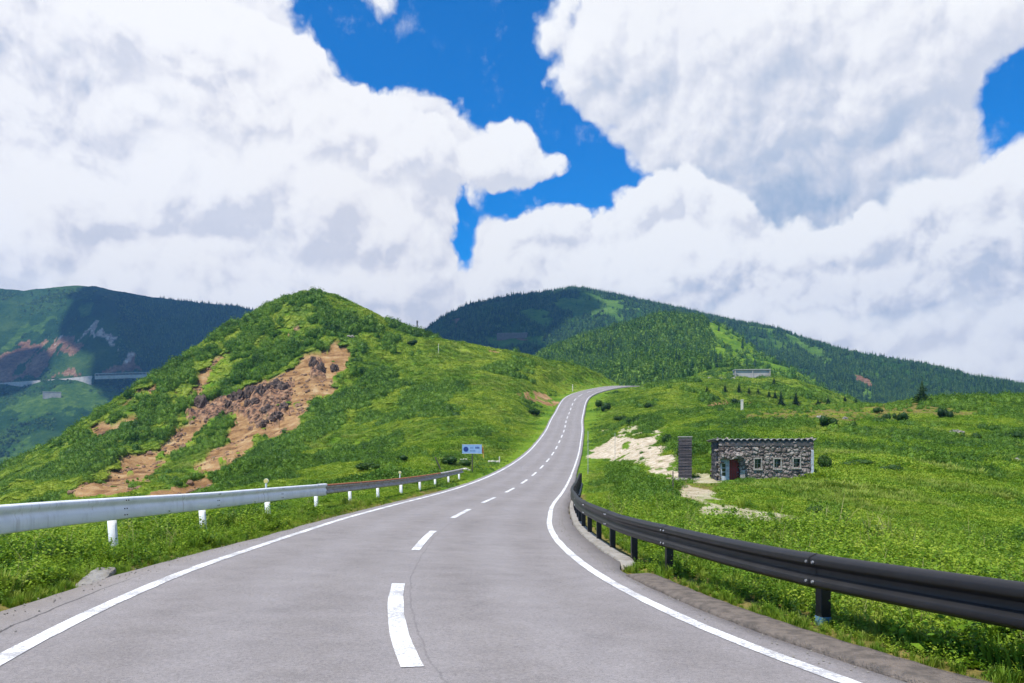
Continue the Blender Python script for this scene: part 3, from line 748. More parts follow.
# ------------------------------------------------------------------ stone hut
mat_stone, g = material('rubble_stone')
co = g.obco()
cw = g.vm('ADD', co, g.vm('SCALE', g.node('ShaderNodeTexNoise', {'Vector': co, 'Scale': 2.2, 'Detail': 3}).outputs['Color'], .22))
vr = g.node('ShaderNodeTexVoronoi', {'Vector': cw, 'Scale': 4.2}, feature='F1'); ve = g.node('ShaderNodeTexVoronoi', {'Vector': cw, 'Scale': 4.2}, feature='DISTANCE_TO_EDGE')
sepc = g.node('ShaderNodeSeparateColor', {'Color': vr.outputs['Color']})
tone = g.ramp(sepc.outputs[0], [(.0, (.15, .120, .105)), (.25, (.22, .178, .155)), (.5, (.29, .245, .215)), (.75, (.37, .32, .28)), (1, (.45, .40, .35))])
tone = g.mix(g.m('MULTIPLY', g.noise(co, 9, 5, .7), .55), tone, (.12, .10, .10))
joint = g.ss(ve.outputs['Distance'], .0, .06)
tone = g.mix(joint, (.085, .070, .062), tone)
hgt = g.m('ADD', g.ss(ve.outputs['Distance'], 0, .2), g.m('MULTIPLY', g.noise(co, 14, 4), .35))
bsdf(g, tone, .9, g.bump(hgt, 1.0, .06), spec=.15)
mat_hutdark = worn('hut_dark_and_eave_shade', (.075, .072, .075), (.12, .11, .11), 6, .8, bump=.4)  # dark hut tone; on the lintel it stands for the eave's shade
mat_sheet = worn('grey_corrugated_sheet', (.36, .35, .33), (.22, .20, .18), 3, .7, bump=.2)
mat_redoor = worn('faded_red_door_paint', (.24, .030, .024), (.17, .026, .02), 5, .7, bump=.2)
mat_lime = worn('limewashed_plaster', (.52, .56, .60), (.26, .26, .27), 5, .9, bump=.5)
mat_framew = worn('pale_window_render', (.42, .39, .34), (.25, .23, .20), 8, .85, bump=.4)
m_, g = material('dark_window_glass'); bsdf(g, (.012, .020, .016), .08, spec=.6); mat_glass = m_
HY = 48.0; u = HY / F_PX
HX = (718.5 - CX) * u; hz = EYE + (YH - 483) * u
hut = empty('stone_hut', (HX, HY, hz), R(-5))
tag(hut, 'low rubble stone hut with a corrugated flat roof, red door and three small windows', 'hut')
def hx(px): return (px - 718.5) * u * 1.012            # along the front wall from its left corner
def hzz(py): return (483 - py) * u
HL, HH, HD = hx(809.5), hzz(441), 2.6
openings = [(hx(753.0), hx(759.6), hzz(468.3), hzz(458.6)), (hx(771.8), hx(778.4), hzz(468.0), hzz(458.6)), (hx(790.2), hx(796.8), hzz(467.2), hzz(458.4)), (hx(720.2), hx(739), -.2, hzz(458.8))]
ops = {'win': openings[:3], 'door': openings[3]}
def stone_wall(name, w, h, holes, seed, parent, loc, rz, thick=.34, res=.045, z0=-.6):
    nx, nz = int(w / res) + 1, int((h - z0) / res) + 1
    xs = np.linspace(0, w, nx); zs = np.linspace(z0, h, nz)
    Xg, Zg = np.meshgrid(xs, zs)
    # stones: cellular bulges
    cell = .34; jx = Xg + .10 * fbm(Xg / .5, Zg / .5, 3, seed); jz = (Zg + .08 * fbm(Xg / .5 + 7, Zg / .5, 3, seed + 1)) * 1.25
    best = np.full(Xg.shape, 9.); sec = np.full(Xg.shape, 9.); idv = np.zeros(Xg.shape)
    ci, cj = np.floor(jx / cell), np.floor(jz / cell)
    for a in (-1, 0, 1):
        for b in (-1, 0, 1):
            px_ = (ci + a + .15 + .7 * _hash(ci + a, cj + b, seed)) * cell; pz_ = (cj + b + .15 + .7 * _hash(ci + a, cj + b, seed + 5)) * cell
            d_ = np.hypot(jx - px_, jz - pz_); hh_ = _hash(ci + a, cj + b, seed + 9)
            m1 = d_ < best
            sec = np.where(m1, best, np.minimum(sec, d_)); idv = np.where(m1, hh_, idv); best = np.where(m1, d_, best)
    bulge = sstep(0, .09, sec - best) * (.045 + .05 * idv) + .02 * fbm(Xg / .12, Zg / .12, 3, seed + 3)
    V = np.stack([Xg, -bulge, Zg], -1).reshape(-1, 3)
    faces = []
    for j in range(nz - 1):
        for i in range(nx - 1):
            cx_, cz_ = (xs[i] + xs[i + 1]) / 2, (zs[j] + zs[j + 1]) / 2
            if any(a < cx_ < b and c < cz_ < d_ for a, b, c, d_ in holes): continue
            k = j * nx + i; faces.append((k, k + 1, k + nx + 1, k + nx))
    me = fastmesh(name, V, np.array(faces), mat_stone, False)
    o = link(name, me, parent, loc); o.rotation_euler = (0, 0, rz)
    so = o.modifiers.new('solid', 'SOLIDIFY'); so.thickness = thick; so.offset = -1
    return o
stone_wall('wall', HL, HH, openings, 3, hut, (0, 0, 0), 0)
stone_wall('wall', HL, HH, [], 13, hut, (HL, HD, 0), R(180))
stone_wall('wall', HD - .7, HH, [], 23, hut, (HL, .35, 0), R(90))
lw = stone_wall('wall', HD - .7, HH, [], 33, hut, (0, HD - .35, 0), R(-90)); 
lw.data.materials.clear(); lw.data.materials.append(mat_hutdark); lw['label'] = 'dark end wall'  # one dark tone over the whole end wall
MB().box(.02, HL - .02, -.075, .03, HH - .30, HH).build('lintel_shade_band', mat_hutdark, hut)  # lintel under the roof, the eave's shadow put into its dark colour
# scalloped, thick corrugated roof sheet on dark purlin ends
nc = 17; xs = np.linspace(-.28, HL + .16, nc * 12 + 1); ph = (xs - xs[0]) / (xs[-1] - xs[0]) * nc * 2 * math.pi
zt = .055 * (np.abs(np.cos(ph / 2)) * 2 - 1)
prof = [(-.15, HH + .10), (HD + .25, HH + .03)]
V = []
for (y, z) in prof:
    for dz in (0, -.035):
        V += [(x, y, z + a + dz) for x, a in zip(xs, zt)]
n = len(xs); Fq = []
for i in range(n - 1):
    Fq += [(i, i + 1, 2 * n + i + 1, 2 * n + i), (n + i + 1, n + i, 3 * n + i, 3 * n + i + 1), (n + i, n + i + 1, i + 1, i), (2 * n + i, 2 * n + i + 1, 3 * n + i + 1, 3 * n + i)]
Fq += [(0, 2 * n, 3 * n, n), (n - 1, 2 * n - 1, 4 * n - 1, 3 * n - 1)]
roof = obj('roof', V, Fq, mat_sheet, hut)
MB().box(-.22, HL + .10, -.10, HD + .15, HH + .002, HH + .025).build('roof_deck', mat_hutdark, hut)
# windows, each with a rendered surround, bars and a pane set back in the wall
for (a, b, c, d_) in ops['win']:
    fr = MB(); t_ = .045
    fr.box(a - t_, a + .015, -.10, .12, c - .02, d_ + .05); fr.box(b - .015, b + t_, -.10, .12, c - .02, d_ + .05)
    fr.box(a - t_ - .03, b + t_ + .03, -.13, .12, c - .12, c - .022); fr.box(a + .017, b - .017, -.09, .12, d_ - .03, d_ + .049)
    f_ = fr.build('window', mat_framew, hut, bevel=.012)
    MB().box(a - .02, b + .02, .16, .17, c - .02, d_ + .02).build('pane', mat_glass, f_)
    wb = MB(); wb.box((a + b) / 2 - .018, (a + b) / 2 + .018, .135, .155, c, d_); wb.box(a, b, .138, .152, (c + d_) / 2 - .015, (c + d_) / 2 + .015)
    wb.build('window_bar', mat_framew, f_)
# porch: red door, limewashed side panel with a small window, stone hood
da, db, dc, dd = ops['door']
dx0 = hx(728.8)
door = MB().box(dx0 + .02, db - .01, .10, .16, -.15, dd - .03).build('door', mat_redoor, hut, bevel=.01)
bd = MB()
for k in range(1, 4): bd.box(dx0 + k * (db - dx0) / 4 - .006, dx0 + k * (db - dx0) / 4 + .006, .092, .099, -.1, dd - .06)
bd.build('door_boards', mat_hutdark, door)
MB().tube((db - .10, .05, dd * .45), (db - .10, .098, dd * .45), .025, .02, 10).build('handle', mat_steel, door)
MB().box(dx0 - .06, dx0 + .018, .02, .18, -.2, dd - .01).build('door_post', mat_lime, hut)
pn = MB(); pn.box(da - .01, dx0 - .062, .06, .2, -.3, .42); pn.box(da - .01, da + .12, .06, .2, .422, dd - .01); pn.box(dx0 - .2, dx0 - .062, .06, .2, .422, dd - .01); pn.box(da + .122, dx0 - .202, .06, .2, 1.18, dd - .01); pn.build('side_panel', mat_lime, hut, bevel=.01)
MB().box(da + .12, dx0 - .2, .14, .15, .42, 1.18).build('side_light', mat_glass, hut)
wb = MB(); 
for k in (1, 2): wb.box(da + .12, dx0 - .2, .11, .138, .42 + k * .25 - .02, .42 + k * .25 + .02)
wb.build('glazing_bar', mat_lime, hut)
hood = rough_box('door_hood', mat_stone, (hx(742) - hx(719.5), .75, .36), 41, .09, 12, hut); hood.location = ((hx(742) + hx(719.5)) / 2, -.16, dd + .17)
MB().box(db + .01, db + .30, -.16, -.10, -.3, hzz(470)).build('door_jamb', mat_framew, hut, bevel=.02)
rj = rough_box('corner_render', mat_lime, (.16, .08, HH * .70), 47, .05, 8, hut); rj.location = (HL - .10, -.10, HH * .45)

# stone pillar left of the hut
mat_slate, g = material('stacked_slate')
co = g.obco()
br = g.node('ShaderNodeTexBrick', {'Vector': g.node('ShaderNodeMapping', {'Vector': co, 'Rotation': (R(90), 0, 0)}).outputs[0], 'Scale': 1.0, 'Mortar Size': .012, 'Mortar Smooth': .3, 'Brick Width': .42, 'Row Height': .085, 'Color1': (.12, .10, .105, 1), 'Color2': (.20, .175, .175, 1), 'Mortar': (.035, .03, .03, 1)})
sc = g.mix(g.m('MULTIPLY', g.noise(co, 7, 5, .7), .6), br.outputs['Color'], (.09, .08, .085))
bsdf(g, sc, .9, g.bump(g.m('ADD', br.outputs['Fac'], g.noise(co, 12, 4)), .6, .03), spec=.15)
pp = on_pix(685, 480); u = pp.y / F_PX
pil = empty('stone_pillar', pp, R(-8))
tag(pil, 'dark square pillar of stacked slate standing left of the stone hut', 'pillar')
sh = MB(); zz = -.3; k = 0; hpil = 42.5 * u
while zz < hpil - .05:
    a = .155 * 2 + .10 + .02 * math.sin(k * 2.3) ; t_ = .085 + .02 * math.sin(k * 1.7); k += 1
    jx, jy = .012 * math.sin(k * 3.1), .012 * math.cos(k * 2.7)
    sh.box(-a + jx, a + jx, -.32 + jy, .32 + jy, zz, min(zz + t_ - .012, hpil)); sh.box(-a + .03, a - .03, -.29, .29, zz + t_ - .012, min(zz + t_, hpil)); zz += t_
sh.build('shaft', mat_slate, pil, bevel=.01)
MB().box(-.45, .45, -.34, .34, hpil + .002, hpil + .07).build('cap', mat_sheet, pil, bevel=.015)
b_ = rough_box('base', mat_conc, (1.6, 1.1, .25), 57, .08, 8, pil); b_.location = (.12, -.05, .0)
# ------------------------------------------------------------------ far mountains
class Mountain:
    def __init__(s, name, ridge, prof, amp, seed, px0, px1, ny=220, nx=900, extra=None, sharp=1.0):
        s.name = name; s.k = np.array(ridge, float); s.prof = prof; s.amp = amp; s.seed = seed; s.px0, s.px1 = px0, px1; s.ny, s.nx = ny, nx; s.extra = extra
    def z(s, x, y):
        px = CX + F_PX * x / y
        py = np.interp(px, s.k[:, 0], s.k[:, 1]); Yr = np.interp(px, s.k[:, 0], s.k[:, 2])
        Zr = EYE + (YH - py) / F_PX * Yr
        t = y / Yr
        pt = [q[0] for q in s.prof]; pz = [q[1] for q in s.prof]
        ref = s.prof[-1][1]
        zb = np.interp(t, pt, pz)
        lo = s.prof[0][1]
        z = lo + (zb - lo) * (Zr - lo) / (ref - lo)
        w = np.clip((t - pt[0]) / (1 - pt[0]), 0, 1); env = np.sin(np.pi * np.clip(w, 0, 1)) ** .8
        L = 260.0
        z = z + s.amp * env * (ridged(x / L + .25 * y / L, y / (L * 1.6), 5, s.seed) - .62) * 2
        if s.extra: z = z + s.extra(px, t, x, y)
        z = z + np.where(t > 1, -(y - Yr) * .45, 0) + 4.0 * fbm(x / 45, y / 45, 4, s.seed + 5) * np.clip(w * 3, 0, 1)
        return z
    def build(s, mat, label=None):
        pxs = np.linspace(s.px0, s.px1, s.nx); ts = np.concatenate([np.linspace(s.prof[0][0], 1, s.ny), [1.01, 1.03, 1.07, 1.15, 1.3, 1.6]])
        PX, T = np.meshgrid(pxs, ts); Yr = np.interp(PX, s.k[:, 0], s.k[:, 2]); Y = T * Yr; X = (PX - CX) / F_PX * Y
        Z = s.z(X, Y)
        V = np.stack([X, Y, Z], -1).reshape(-1, 3); n, m = PX.shape[1], PX.shape[0]
        i = np.arange(m - 1)[:, None] * n; j = np.arange(n - 1)
        Fq = np.stack([i + j, i + j + 1, i + n + j + 1, i + n + j], -1).reshape(-1, 4)
        s.V = V
        s.me = fastmesh(s.name, V, Fq, mat, True)
        s.o = tag(link(s.name, s.me), kind='structure'); return s.o
    def hit(s, px, py, n=700, lo=None):
        px = np.atleast_1d(np.asarray(px, float)); py = np.atleast_1d(np.asarray(py, float))
        Yr = np.interp(px, s.k[:, 0], s.k[:, 2]); T = np.linspace(lo or s.prof[0][0] + .02, 1.02, n)
        Y = T[None] * Yr[:, None]; X = (px[:, None] - CX) / F_PX * Y; Z = EYE + (YH - py[:, None]) / F_PX * Y
        gq = Z - s.z(X, Y); b = (gq[:, 1:] <= 0) & (gq[:, :-1] > 0); ok = b.any(1); k = np.where(ok, b.argmax(1), 0)
        ii = np.arange(len(px)); y = Y[ii, k]; x = X[ii, k]
        return np.stack([x, y, s.z(x, y)], 1), ok
    def visible(s, x, y, n=40):
        """rough line-of-sight test against the near terrain and itself"""
        return None
def spur(px, t, x, y):
    # the rocky spur that runs down from the crest of the left mountain, and the road bench
    c = np.interp(t, [.80, .86, .92, .97, 1.0], [142, 122, 100, 98, 104])
    w = np.interp(t, [.8, 1], [26, 30]); d = px - c
    rise = 20 * np.where(d < 0, np.exp(-(d / (w * 1.6)) ** 2), np.exp(-(d / (w * .8)) ** 2)) * sstep(.80, .86, t) * sstep(.985, .90, t)
    return rise
M_left = Mountain('mountain', [(-420,300,1500),(-200,290,1550),(-60,284,1600),(0,289,1600),(25,291,1600),(45,288,1600),(75,285.5,1600),(95,285,1600),(118,291,1600),(150,297,1600),(175,300,1610),(200,303,1610),(240,306,1620),(262,311,1630),(320,325,1650),(420,345,1700)],
                  [(.40, -175), (.55, -70), (.66, -6), (.78, 100), (.800, 117), (.812, 118.5), (.86, 190), (.93, 285), (1.0, 343)], 14, 131, -420, 420, 260, 900, spur)
M_mid = Mountain('mountain', [(300,380,1400),(380,352,1400),(425,329,1400),(440,318,1400),(470,304,1400),(490,299,1400),(512,296,1400),(540,294,1400),(570,289,1400),(585,290,1390),(600,293,1380),(640,301,1340),(680,309,1300),(700,314,1280),(730,320,1250),(760,326,1210),(778,329,1190),(800,338,1160),(850,351,1100),(900,361,1040),(950,371,980),(1000,381,930),(1030,387,900),(1100,400,860),(1250,425,800)],
                 [(.42, -120), (.52, -40), (.65, 50), (.8, 160), (.9, 235), (.96, 280), (1.0, 297)], 26, 151, 300, 1250, 240, 1000)
def mountain_mat(name, kind):
    m, g = material(name)
    pos = g.pos()
    a = g.noise(pos, .006, 5, .6); b = g.noise(pos, .03, 5, .62); c = g.noise(pos, .15, 4, .65)
    v = g.m('ADD', g.m('MULTIPLY', a, .45), g.m('ADD', g.m('MULTIPLY', b, .35), g.m('MULTIPLY', c, .2)))
    if kind == 'left': col = g.ramp(v, [(.36, (.008, .030, .012)), (.48, (.020, .058, .016)), (.58, (.048, .095, .022)), (.68, (.085, .125, .032))])
    else: col = g.ramp(v, [(.38, (.015, .048, .011)), (.5, (.034, .088, .015)), (.62, (.080, .150, .020))])
    att = g.node('ShaderNodeAttribute', attribute_name='bare'); sep = g.node('ShaderNodeSeparateColor', {'Color': att.outputs['Color']})
    rk = g.ramp(g.m('ADD', g.m('MULTIPLY', b, .5), g.m('MULTIPLY', c, .5)), [(.36, (.085, .045, .028)), (.5, (.20, .105, .062)), (.64, (.34, .215, .135))])
    pale = g.ramp(c, [(.3, (.16, .12, .095)), (.5, (.36, .30, .25)), (.65, (.56, .50, .43))])
    lawn = g.ramp(g.m('ADD', g.m('MULTIPLY', b, .6), g.m('MULTIPLY', c, .4)), [(.38, (.022, .066, .016)), (.5, (.05, .105, .018)), (.62, (.10, .165, .03))] if kind == 'left' else [(.38, (.05, .12, .016)), (.62, (.12, .21, .03))])
    col = g.mix(sep.outputs[2], col, lawn); col = g.mix(sep.outputs[0], col, rk); col = g.mix(sep.outputs[1], col, pale)
    bsdf(g, col, .95, g.bump(g.m('ADD', b, c), .9, 6), spec=.05)
    return m
mat_ml = mountain_mat('far_mountain_scrub', 'left'); mat_mm = mountain_mat('far_mountain_forest', 'mid')
M_left.build(mat_ml); M_mid.build(mat_mm)
def px_of(V):
    return CX + F_PX * V[:, 0] / V[:, 1], YH - F_PX * (V[:, 2] - EYE) / V[:, 1]
def mpoly(M, pix):
    pts = []
    for a, b in zip(pix, pix[1:] + pix[:1]):
        for k in range(4): pts.append((a[0] + (b[0] - a[0]) * k / 4, a[1] + (b[1] - a[1]) * k / 4))
    P, ok = M.hit([p[0] for p in pts], [p[1] for p in pts]); return P[ok][:, :2]
ML_ROCK = [[(-10,380),(0,352),(30,344),(52,340),(75,336),(92,338),(84,345),(70,345),(58,352),(48,364),(40,377),(20,380)], [(100,376),(112,366),(124,362),(128,352),(135,352),(140,372),(120,374)], [(50,376),(70,372),(92,374),(60,379)]]
ML_PALE = [[(84,333),(92,320),(100,318),(106,328),(116,338),(119,345),(108,340),(98,332)], [(50,344),(64,338),(60,346)], [(124,352),(134,350),(136,368),(128,368)]]
ML_LAWN = [[(80,305),(95,296),(100,306),(88,316)], [(0,345),(20,330),(45,318),(50,326),(25,338),(5,350)], [(10,398),(60,388),(110,382),(118,390),(100,410),(60,412),(20,425)], [(0,455),(30,440),(40,455),(5,480)]]
MM_LAWN = [[(515,312),(530,308),(556,316),(552,320),(528,320)], [(555,300),(590,296),(625,304),(615,316),(585,318),(560,312)], [(604,314),(625,316),(616,322)], [(486,340),(500,334),(540,338),(560,344),(500,348)],
           [(783,332),(800,340),(815,345),(832,360),(828,363),(806,352),(790,342)], [(742,326),(770,327),(778,331),(755,332)], [(860,392),(880,388),(870,398)], [(620,306),(650,308),(640,312)]]
MM_ROCK = [[(846,372),(856,374),(872,386),(866,388),(852,380)], [(446,322),(456,320),(460,326),(452,328)], [(497,338),(530,339),(528,341),(498,341)]]
def paint(M, rock, pale, lawn):
    V = M.V; c = np.zeros((len(V), 4), np.float32)
    for ch, polys in ((0, rock), (1, pale), (2, lawn)):
        wx = V[:, 0] + 14 * fbm(V[:, 0] / 30, V[:, 1] / 30, 4, 171); wy = V[:, 1] + 30 * fbm(V[:, 0] / 30 + 9, V[:, 1] / 30, 4, 173)
        for p in polys:
            q = mpoly(M, p)
            if len(q) > 2: c[:, ch] = np.maximum(c[:, ch], poly_mask(q, wx, wy))
    brk = fbm(V[:, 0] / 28, V[:, 1] / 45, 4, 175)
    c[:, 0] *= brk < .25; c[:, 1] *= fbm(V[:, 0] / 16, V[:, 1] / 40, 4, 177) < .12
    c[:, 3] = 1
    a = M.me.color_attributes.new('bare', 'FLOAT_COLOR', 'POINT'); a.data.foreach_set('color', c.ravel())
    M.lawn = [mpoly(M, p) for p in lawn]; M.bare = [mpoly(M, p) for p in rock + pale]
M_left.lawn_trees, M_mid.lawn_trees = .10, .03
paint(M_left, ML_ROCK, ML_PALE, ML_LAWN); paint(M_mid, MM_ROCK, [], MM_LAWN)

# ------------------------------------------------------------------ plants: prototypes
def leaf_mat(name, stops, trans=.35, rough=.55, rnd=.30):
    m, g = material(name)
    pos = g.pos(); v = patch(g, pos)
    oi = g.node('ShaderNodeObjectInfo').outputs['Random']
    f = g.m('ADD', v, g.m('MULTIPLY', g.m('SUBTRACT', oi, .5), rnd))
    f = g.m('ADD', f, g.m('MULTIPLY', g.m('SUBTRACT', g.noise(pos, 9.0, 2), .5), .18))
    col = g.ramp(f, stops)
    p = bsdf(g, col, rough, spec=.25)
    tr = g.node('ShaderNodeBsdfTranslucent', {'Color': g.mix(.5, col, (.16, .26, .02))})
    mx = g.node('ShaderNodeMixShader', {0: trans, 1: p.outputs[0], 2: tr.outputs[0]})
    g.l.new(mx.outputs[0], g.out.inputs['Surface'])
    return m
mat_leaf = leaf_mat('weed_leaves', [(0.30, (0.046, 0.121, 0.008)), (0.44, (0.132, 0.259, 0.014)), (0.56, (0.236, 0.368, 0.021)), (0.70, (0.345, 0.437, 0.040))])
mat_grass = leaf_mat('grass_blades', [(0.30, (0.071, 0.159, 0.011)), (0.46, (0.147, 0.260, 0.018)), (0.58, (0.236, 0.336, 0.026)), (0.72, (0.330, 0.378, 0.071))])
mat_scrub = leaf_mat('hill_scrub_leaves', [(0.36, (0.048, 0.115, 0.009)), (0.45, (0.109, 0.213, 0.013)), (0.53, (0.201, 0.305, 0.017)), (0.62, (0.299, 0.380, 0.028))], rnd=.10)
mat_straw = leaf_mat('straw_stalks', [(.3, (.20, .22, .06)), (.7, (.42, .38, .16))], trans=.3)
mat_thicket = leaf_mat('thicket_leaves', [(0.36, (0.025, 0.075, 0.007)), (0.46, (0.053, 0.131, 0.010)), (0.55, (0.094, 0.194, 0.014)), (0.66, (0.138, 0.244, 0.018))], trans=.25, rnd=.16)
mat_bush = leaf_mat('dark_bush_leaves', [(.3, (.010, .034, .005)), (.5, (.020, .060, .008)), (.7, (.045, .10, .012))], trans=.2)
mat_conifer = leaf_mat('conifer_needles', [(.3, (.008, .026, .008)), (.5, (.014, .044, .010)), (.7, (.030, .070, .014))], trans=.08)
mat_farwood = leaf_mat('far_wood_foliage', [(0.30, (0.011, 0.047, 0.017)), (0.50, (0.029, 0.092, 0.024)), (0.70, (0.078, 0.157, 0.029))], trans=.1, rnd=.5)
mat_knoll = leaf_mat('knoll_wood_foliage', [(0.30, (0.031, 0.092, 0.012)), (0.50, (0.072, 0.173, 0.017)), (0.70, (0.147, 0.256, 0.023))], trans=.15, rnd=.4)
mat_bark = worn('bark', (.075, .055, .04), (.12, .09, .07), 10, .9, bump=.6)
def leaf_quads(C, Dn, S, r, fold=.25, asp=.45):
    """leaf blades: centres C, pointing along Dn, length S -> verts, quads"""
    n = len(C)
    Dn = Dn / np.linalg.norm(Dn, axis=1)[:, None]
    up = np.tile([0, 0, 1.0], (n, 1)) + r.normal(0, .5, (n, 3))
    W = np.cross(Dn, up); W /= np.linalg.norm(W, axis=1)[:, None] + 1e-9
    N = np.cross(W, Dn)
    S = S[:, None]
    a = C; b = C + Dn * S * .45 + W * S * asp * .5 + N * S * fold * .2; c = C + Dn * S; d = C + Dn * S * .45 - W * S * asp * .5 + N * S * fold * .2
    c = c - np.array([0, 0, 1.0]) * S * .15
    V = np.stack([a, b, c, d], 1).reshape(-1, 3); Fq = np.arange(4 * n).reshape(-1, 4)
    return V, Fq
def with_core(V, Fq, balls, seed):
    """adds the closed inner mass of twigs and leaves that fills a bush: lumpy low balls"""
    VV, FF = [V], [Fq]; k = len(V)
    for j, (c, q) in enumerate(balls):
        nu, nv = 9, 5; vs_ = []
        for b in range(nv + 1):
            ph = math.pi * b / nv
            for a in range(nu):
                t = 2 * math.pi * a / nu; m_ = 1 + .14 * math.sin(3.1 * a + 2.3 * b + seed + j)
                vs_.append((c[0] + q[0] * m_ * math.sin(ph) * math.cos(t), c[1] + q[1] * m_ * math.sin(ph) * math.sin(t), c[2] + q[2] * m_ * math.cos(ph)))
        VV.append(np.array(vs_)); FF.append(np.array([(k + b * nu + a, k + (b + 1) * nu + a, k + (b + 1) * nu + (a + 1) % nu, k + b * nu + (a + 1) % nu) for b in range(nv) for a in range(nu)])); k += len(vs_)
    return np.concatenate(VV), np.concatenate(FF)
def dome_plant(name, mat, n, rad, h, leaf, seed, asp=.5, shell=.5, core=0.0):
    """a mound of leaves filling a lumpy dome"""
    r = np.random.default_rng(seed)
    th = r.uniform(0, 2 * np.pi, n); u = r.uniform(0, 1, n); k = r.uniform(shell, 1, n) ** .6
    lump = 1 + .25 * np.sin(3 * th + seed) + .15 * np.sin(7 * th + u * 5)
    cz = u; sr = np.sqrt(np.clip(1 - cz * cz, 0, 1))
    C = np.stack([np.cos(th) * sr * rad * k * lump, np.sin(th) * sr * rad * k * lump, cz * h * k * (1 + .2 * np.sin(5 * th + 2 * seed))], 1)
    Dn = np.stack([np.cos(th) * sr, np.sin(th) * sr, cz * .6 + .1], 1) + r.normal(0, .5, (n, 3))
    V, Fq = leaf_quads(C, Dn, leaf * r.uniform(.6, 1.3, n), r, asp=asp)
    if core:
        V, Fq = with_core(V, Fq, [((r.normal(0, .25) * rad, r.normal(0, .25) * rad, .05 * h), (rad * core * r.uniform(.55, .8), rad * core * r.uniform(.55, .8), h * core * r.uniform(.85, 1.05))) for _ in range(4)], seed)
    return fastmesh(name, V, Fq, mat)
def weed_plant(name, mat, stems, h, leaf, seed, spread=.16):
    r = np.random.default_rng(seed); C = []; D = []; S = []
    for s in range(stems):
        a = r.uniform(0, 6.28); b = np.array([math.cos(a), math.sin(a), 0]) * r.uniform(0, spread); lean = np.array([math.cos(a), math.sin(a), 0]) * r.uniform(.05, .45)
        hh = h * r.uniform(.55, 1.1); nl = int(r.integers(9, 15))
        for q in range(nl):
            t = (q + .5) / nl; p = b + lean * t * hh + np.array([0, 0, t * hh])
            w = r.uniform(0, 6.28); C.append(p); D.append([math.cos(w), math.sin(w), r.uniform(-.1, .7)]); S.append(leaf * (1.15 - .6 * t) * r.uniform(.7, 1.25))
    V, Fq = leaf_quads(np.array(C), np.array(D, float), np.array(S), r, asp=.55)
    return fastmesh(name, V, Fq, mat)
def tuft(name, mat, n, h, seed, spread=.10, w=.009, droop=.5):
    r = np.random.default_rng(seed); V = []; Fq = []
    for q in range(n):
        a = r.uniform(0, 6.28); d = np.array([math.cos(a), math.sin(a), 0]); b = d * r.uniform(0, spread); hh = h * r.uniform(.5, 1.1); ln = r.uniform(.1, droop) * hh
        sd = np.array([-d[1], d[0], 0]) * w * r.uniform(.7, 1.4)
        p1 = b + d * ln * .35 + np.array([0, 0, hh * .6]); p2 = b + d * ln + np.array([0, 0, hh * r.uniform(.8, 1)])
        k = len(V); V += [b - sd, b + sd, p1 + sd * .8, p1 - sd * .8, p2 + sd * .12, p2 - sd * .12]; Fq += [(k, k + 1, k + 2, k + 3), (k + 3, k + 2, k + 4, k + 5)]
    return fastmesh(name, np.array(V), np.array(Fq), mat)
def conifer_mesh(name, mat, h, rad, seed, layers=9, arms=9, needles=5):
    """whorls of drooping boughs, each a fan of ragged blades; pointed, gappy outline"""
    r = np.random.default_rng(seed); C = []; D = []; S = []
    for l in range(layers):
        t = (l + .4) / layers; z = h * (.10 + .88 * t); rr = rad * (1 - t) ** .85 * r.uniform(.75, 1.15) + .04 * h * (1 - t)
        for a in range(arms):
            th = 6.283 * a / arms + r.uniform(-.4, .4) + l
            dr = np.array([math.cos(th), math.sin(th), -.28]); L = rr * r.uniform(.6, 1.2)
            for q in range(needles):
                f = q / needles; C.append(np.array([0, 0, z]) + dr * L * f * .85); sp = r.uniform(-.8, .8)
                D.append([math.cos(th + sp), math.sin(th + sp), r.uniform(-.35, .25)]); S.append(L * r.uniform(.35, .65))
    core_ = [((0, 0, h * (.16 + .7 * k / 6)), (rad * .55 * (1 - k / 6.5), rad * .55 * (1 - k / 6.5), h * .11)) for k in range(6)]
    for q in range(6):
        C.append(np.array([0, 0, h * (.9 + .02 * q)])); w = r.uniform(0, 6.28); D.append([math.cos(w) * .4, math.sin(w) * .4, 1]); S.append(h * .07)
    V, Fq = leaf_quads(np.array(C), np.array(D, float), np.array(S), r, asp=.42)
    V, Fq = with_core(V, Fq, core_, seed)
    return fastmesh(name, V, Fq, mat)

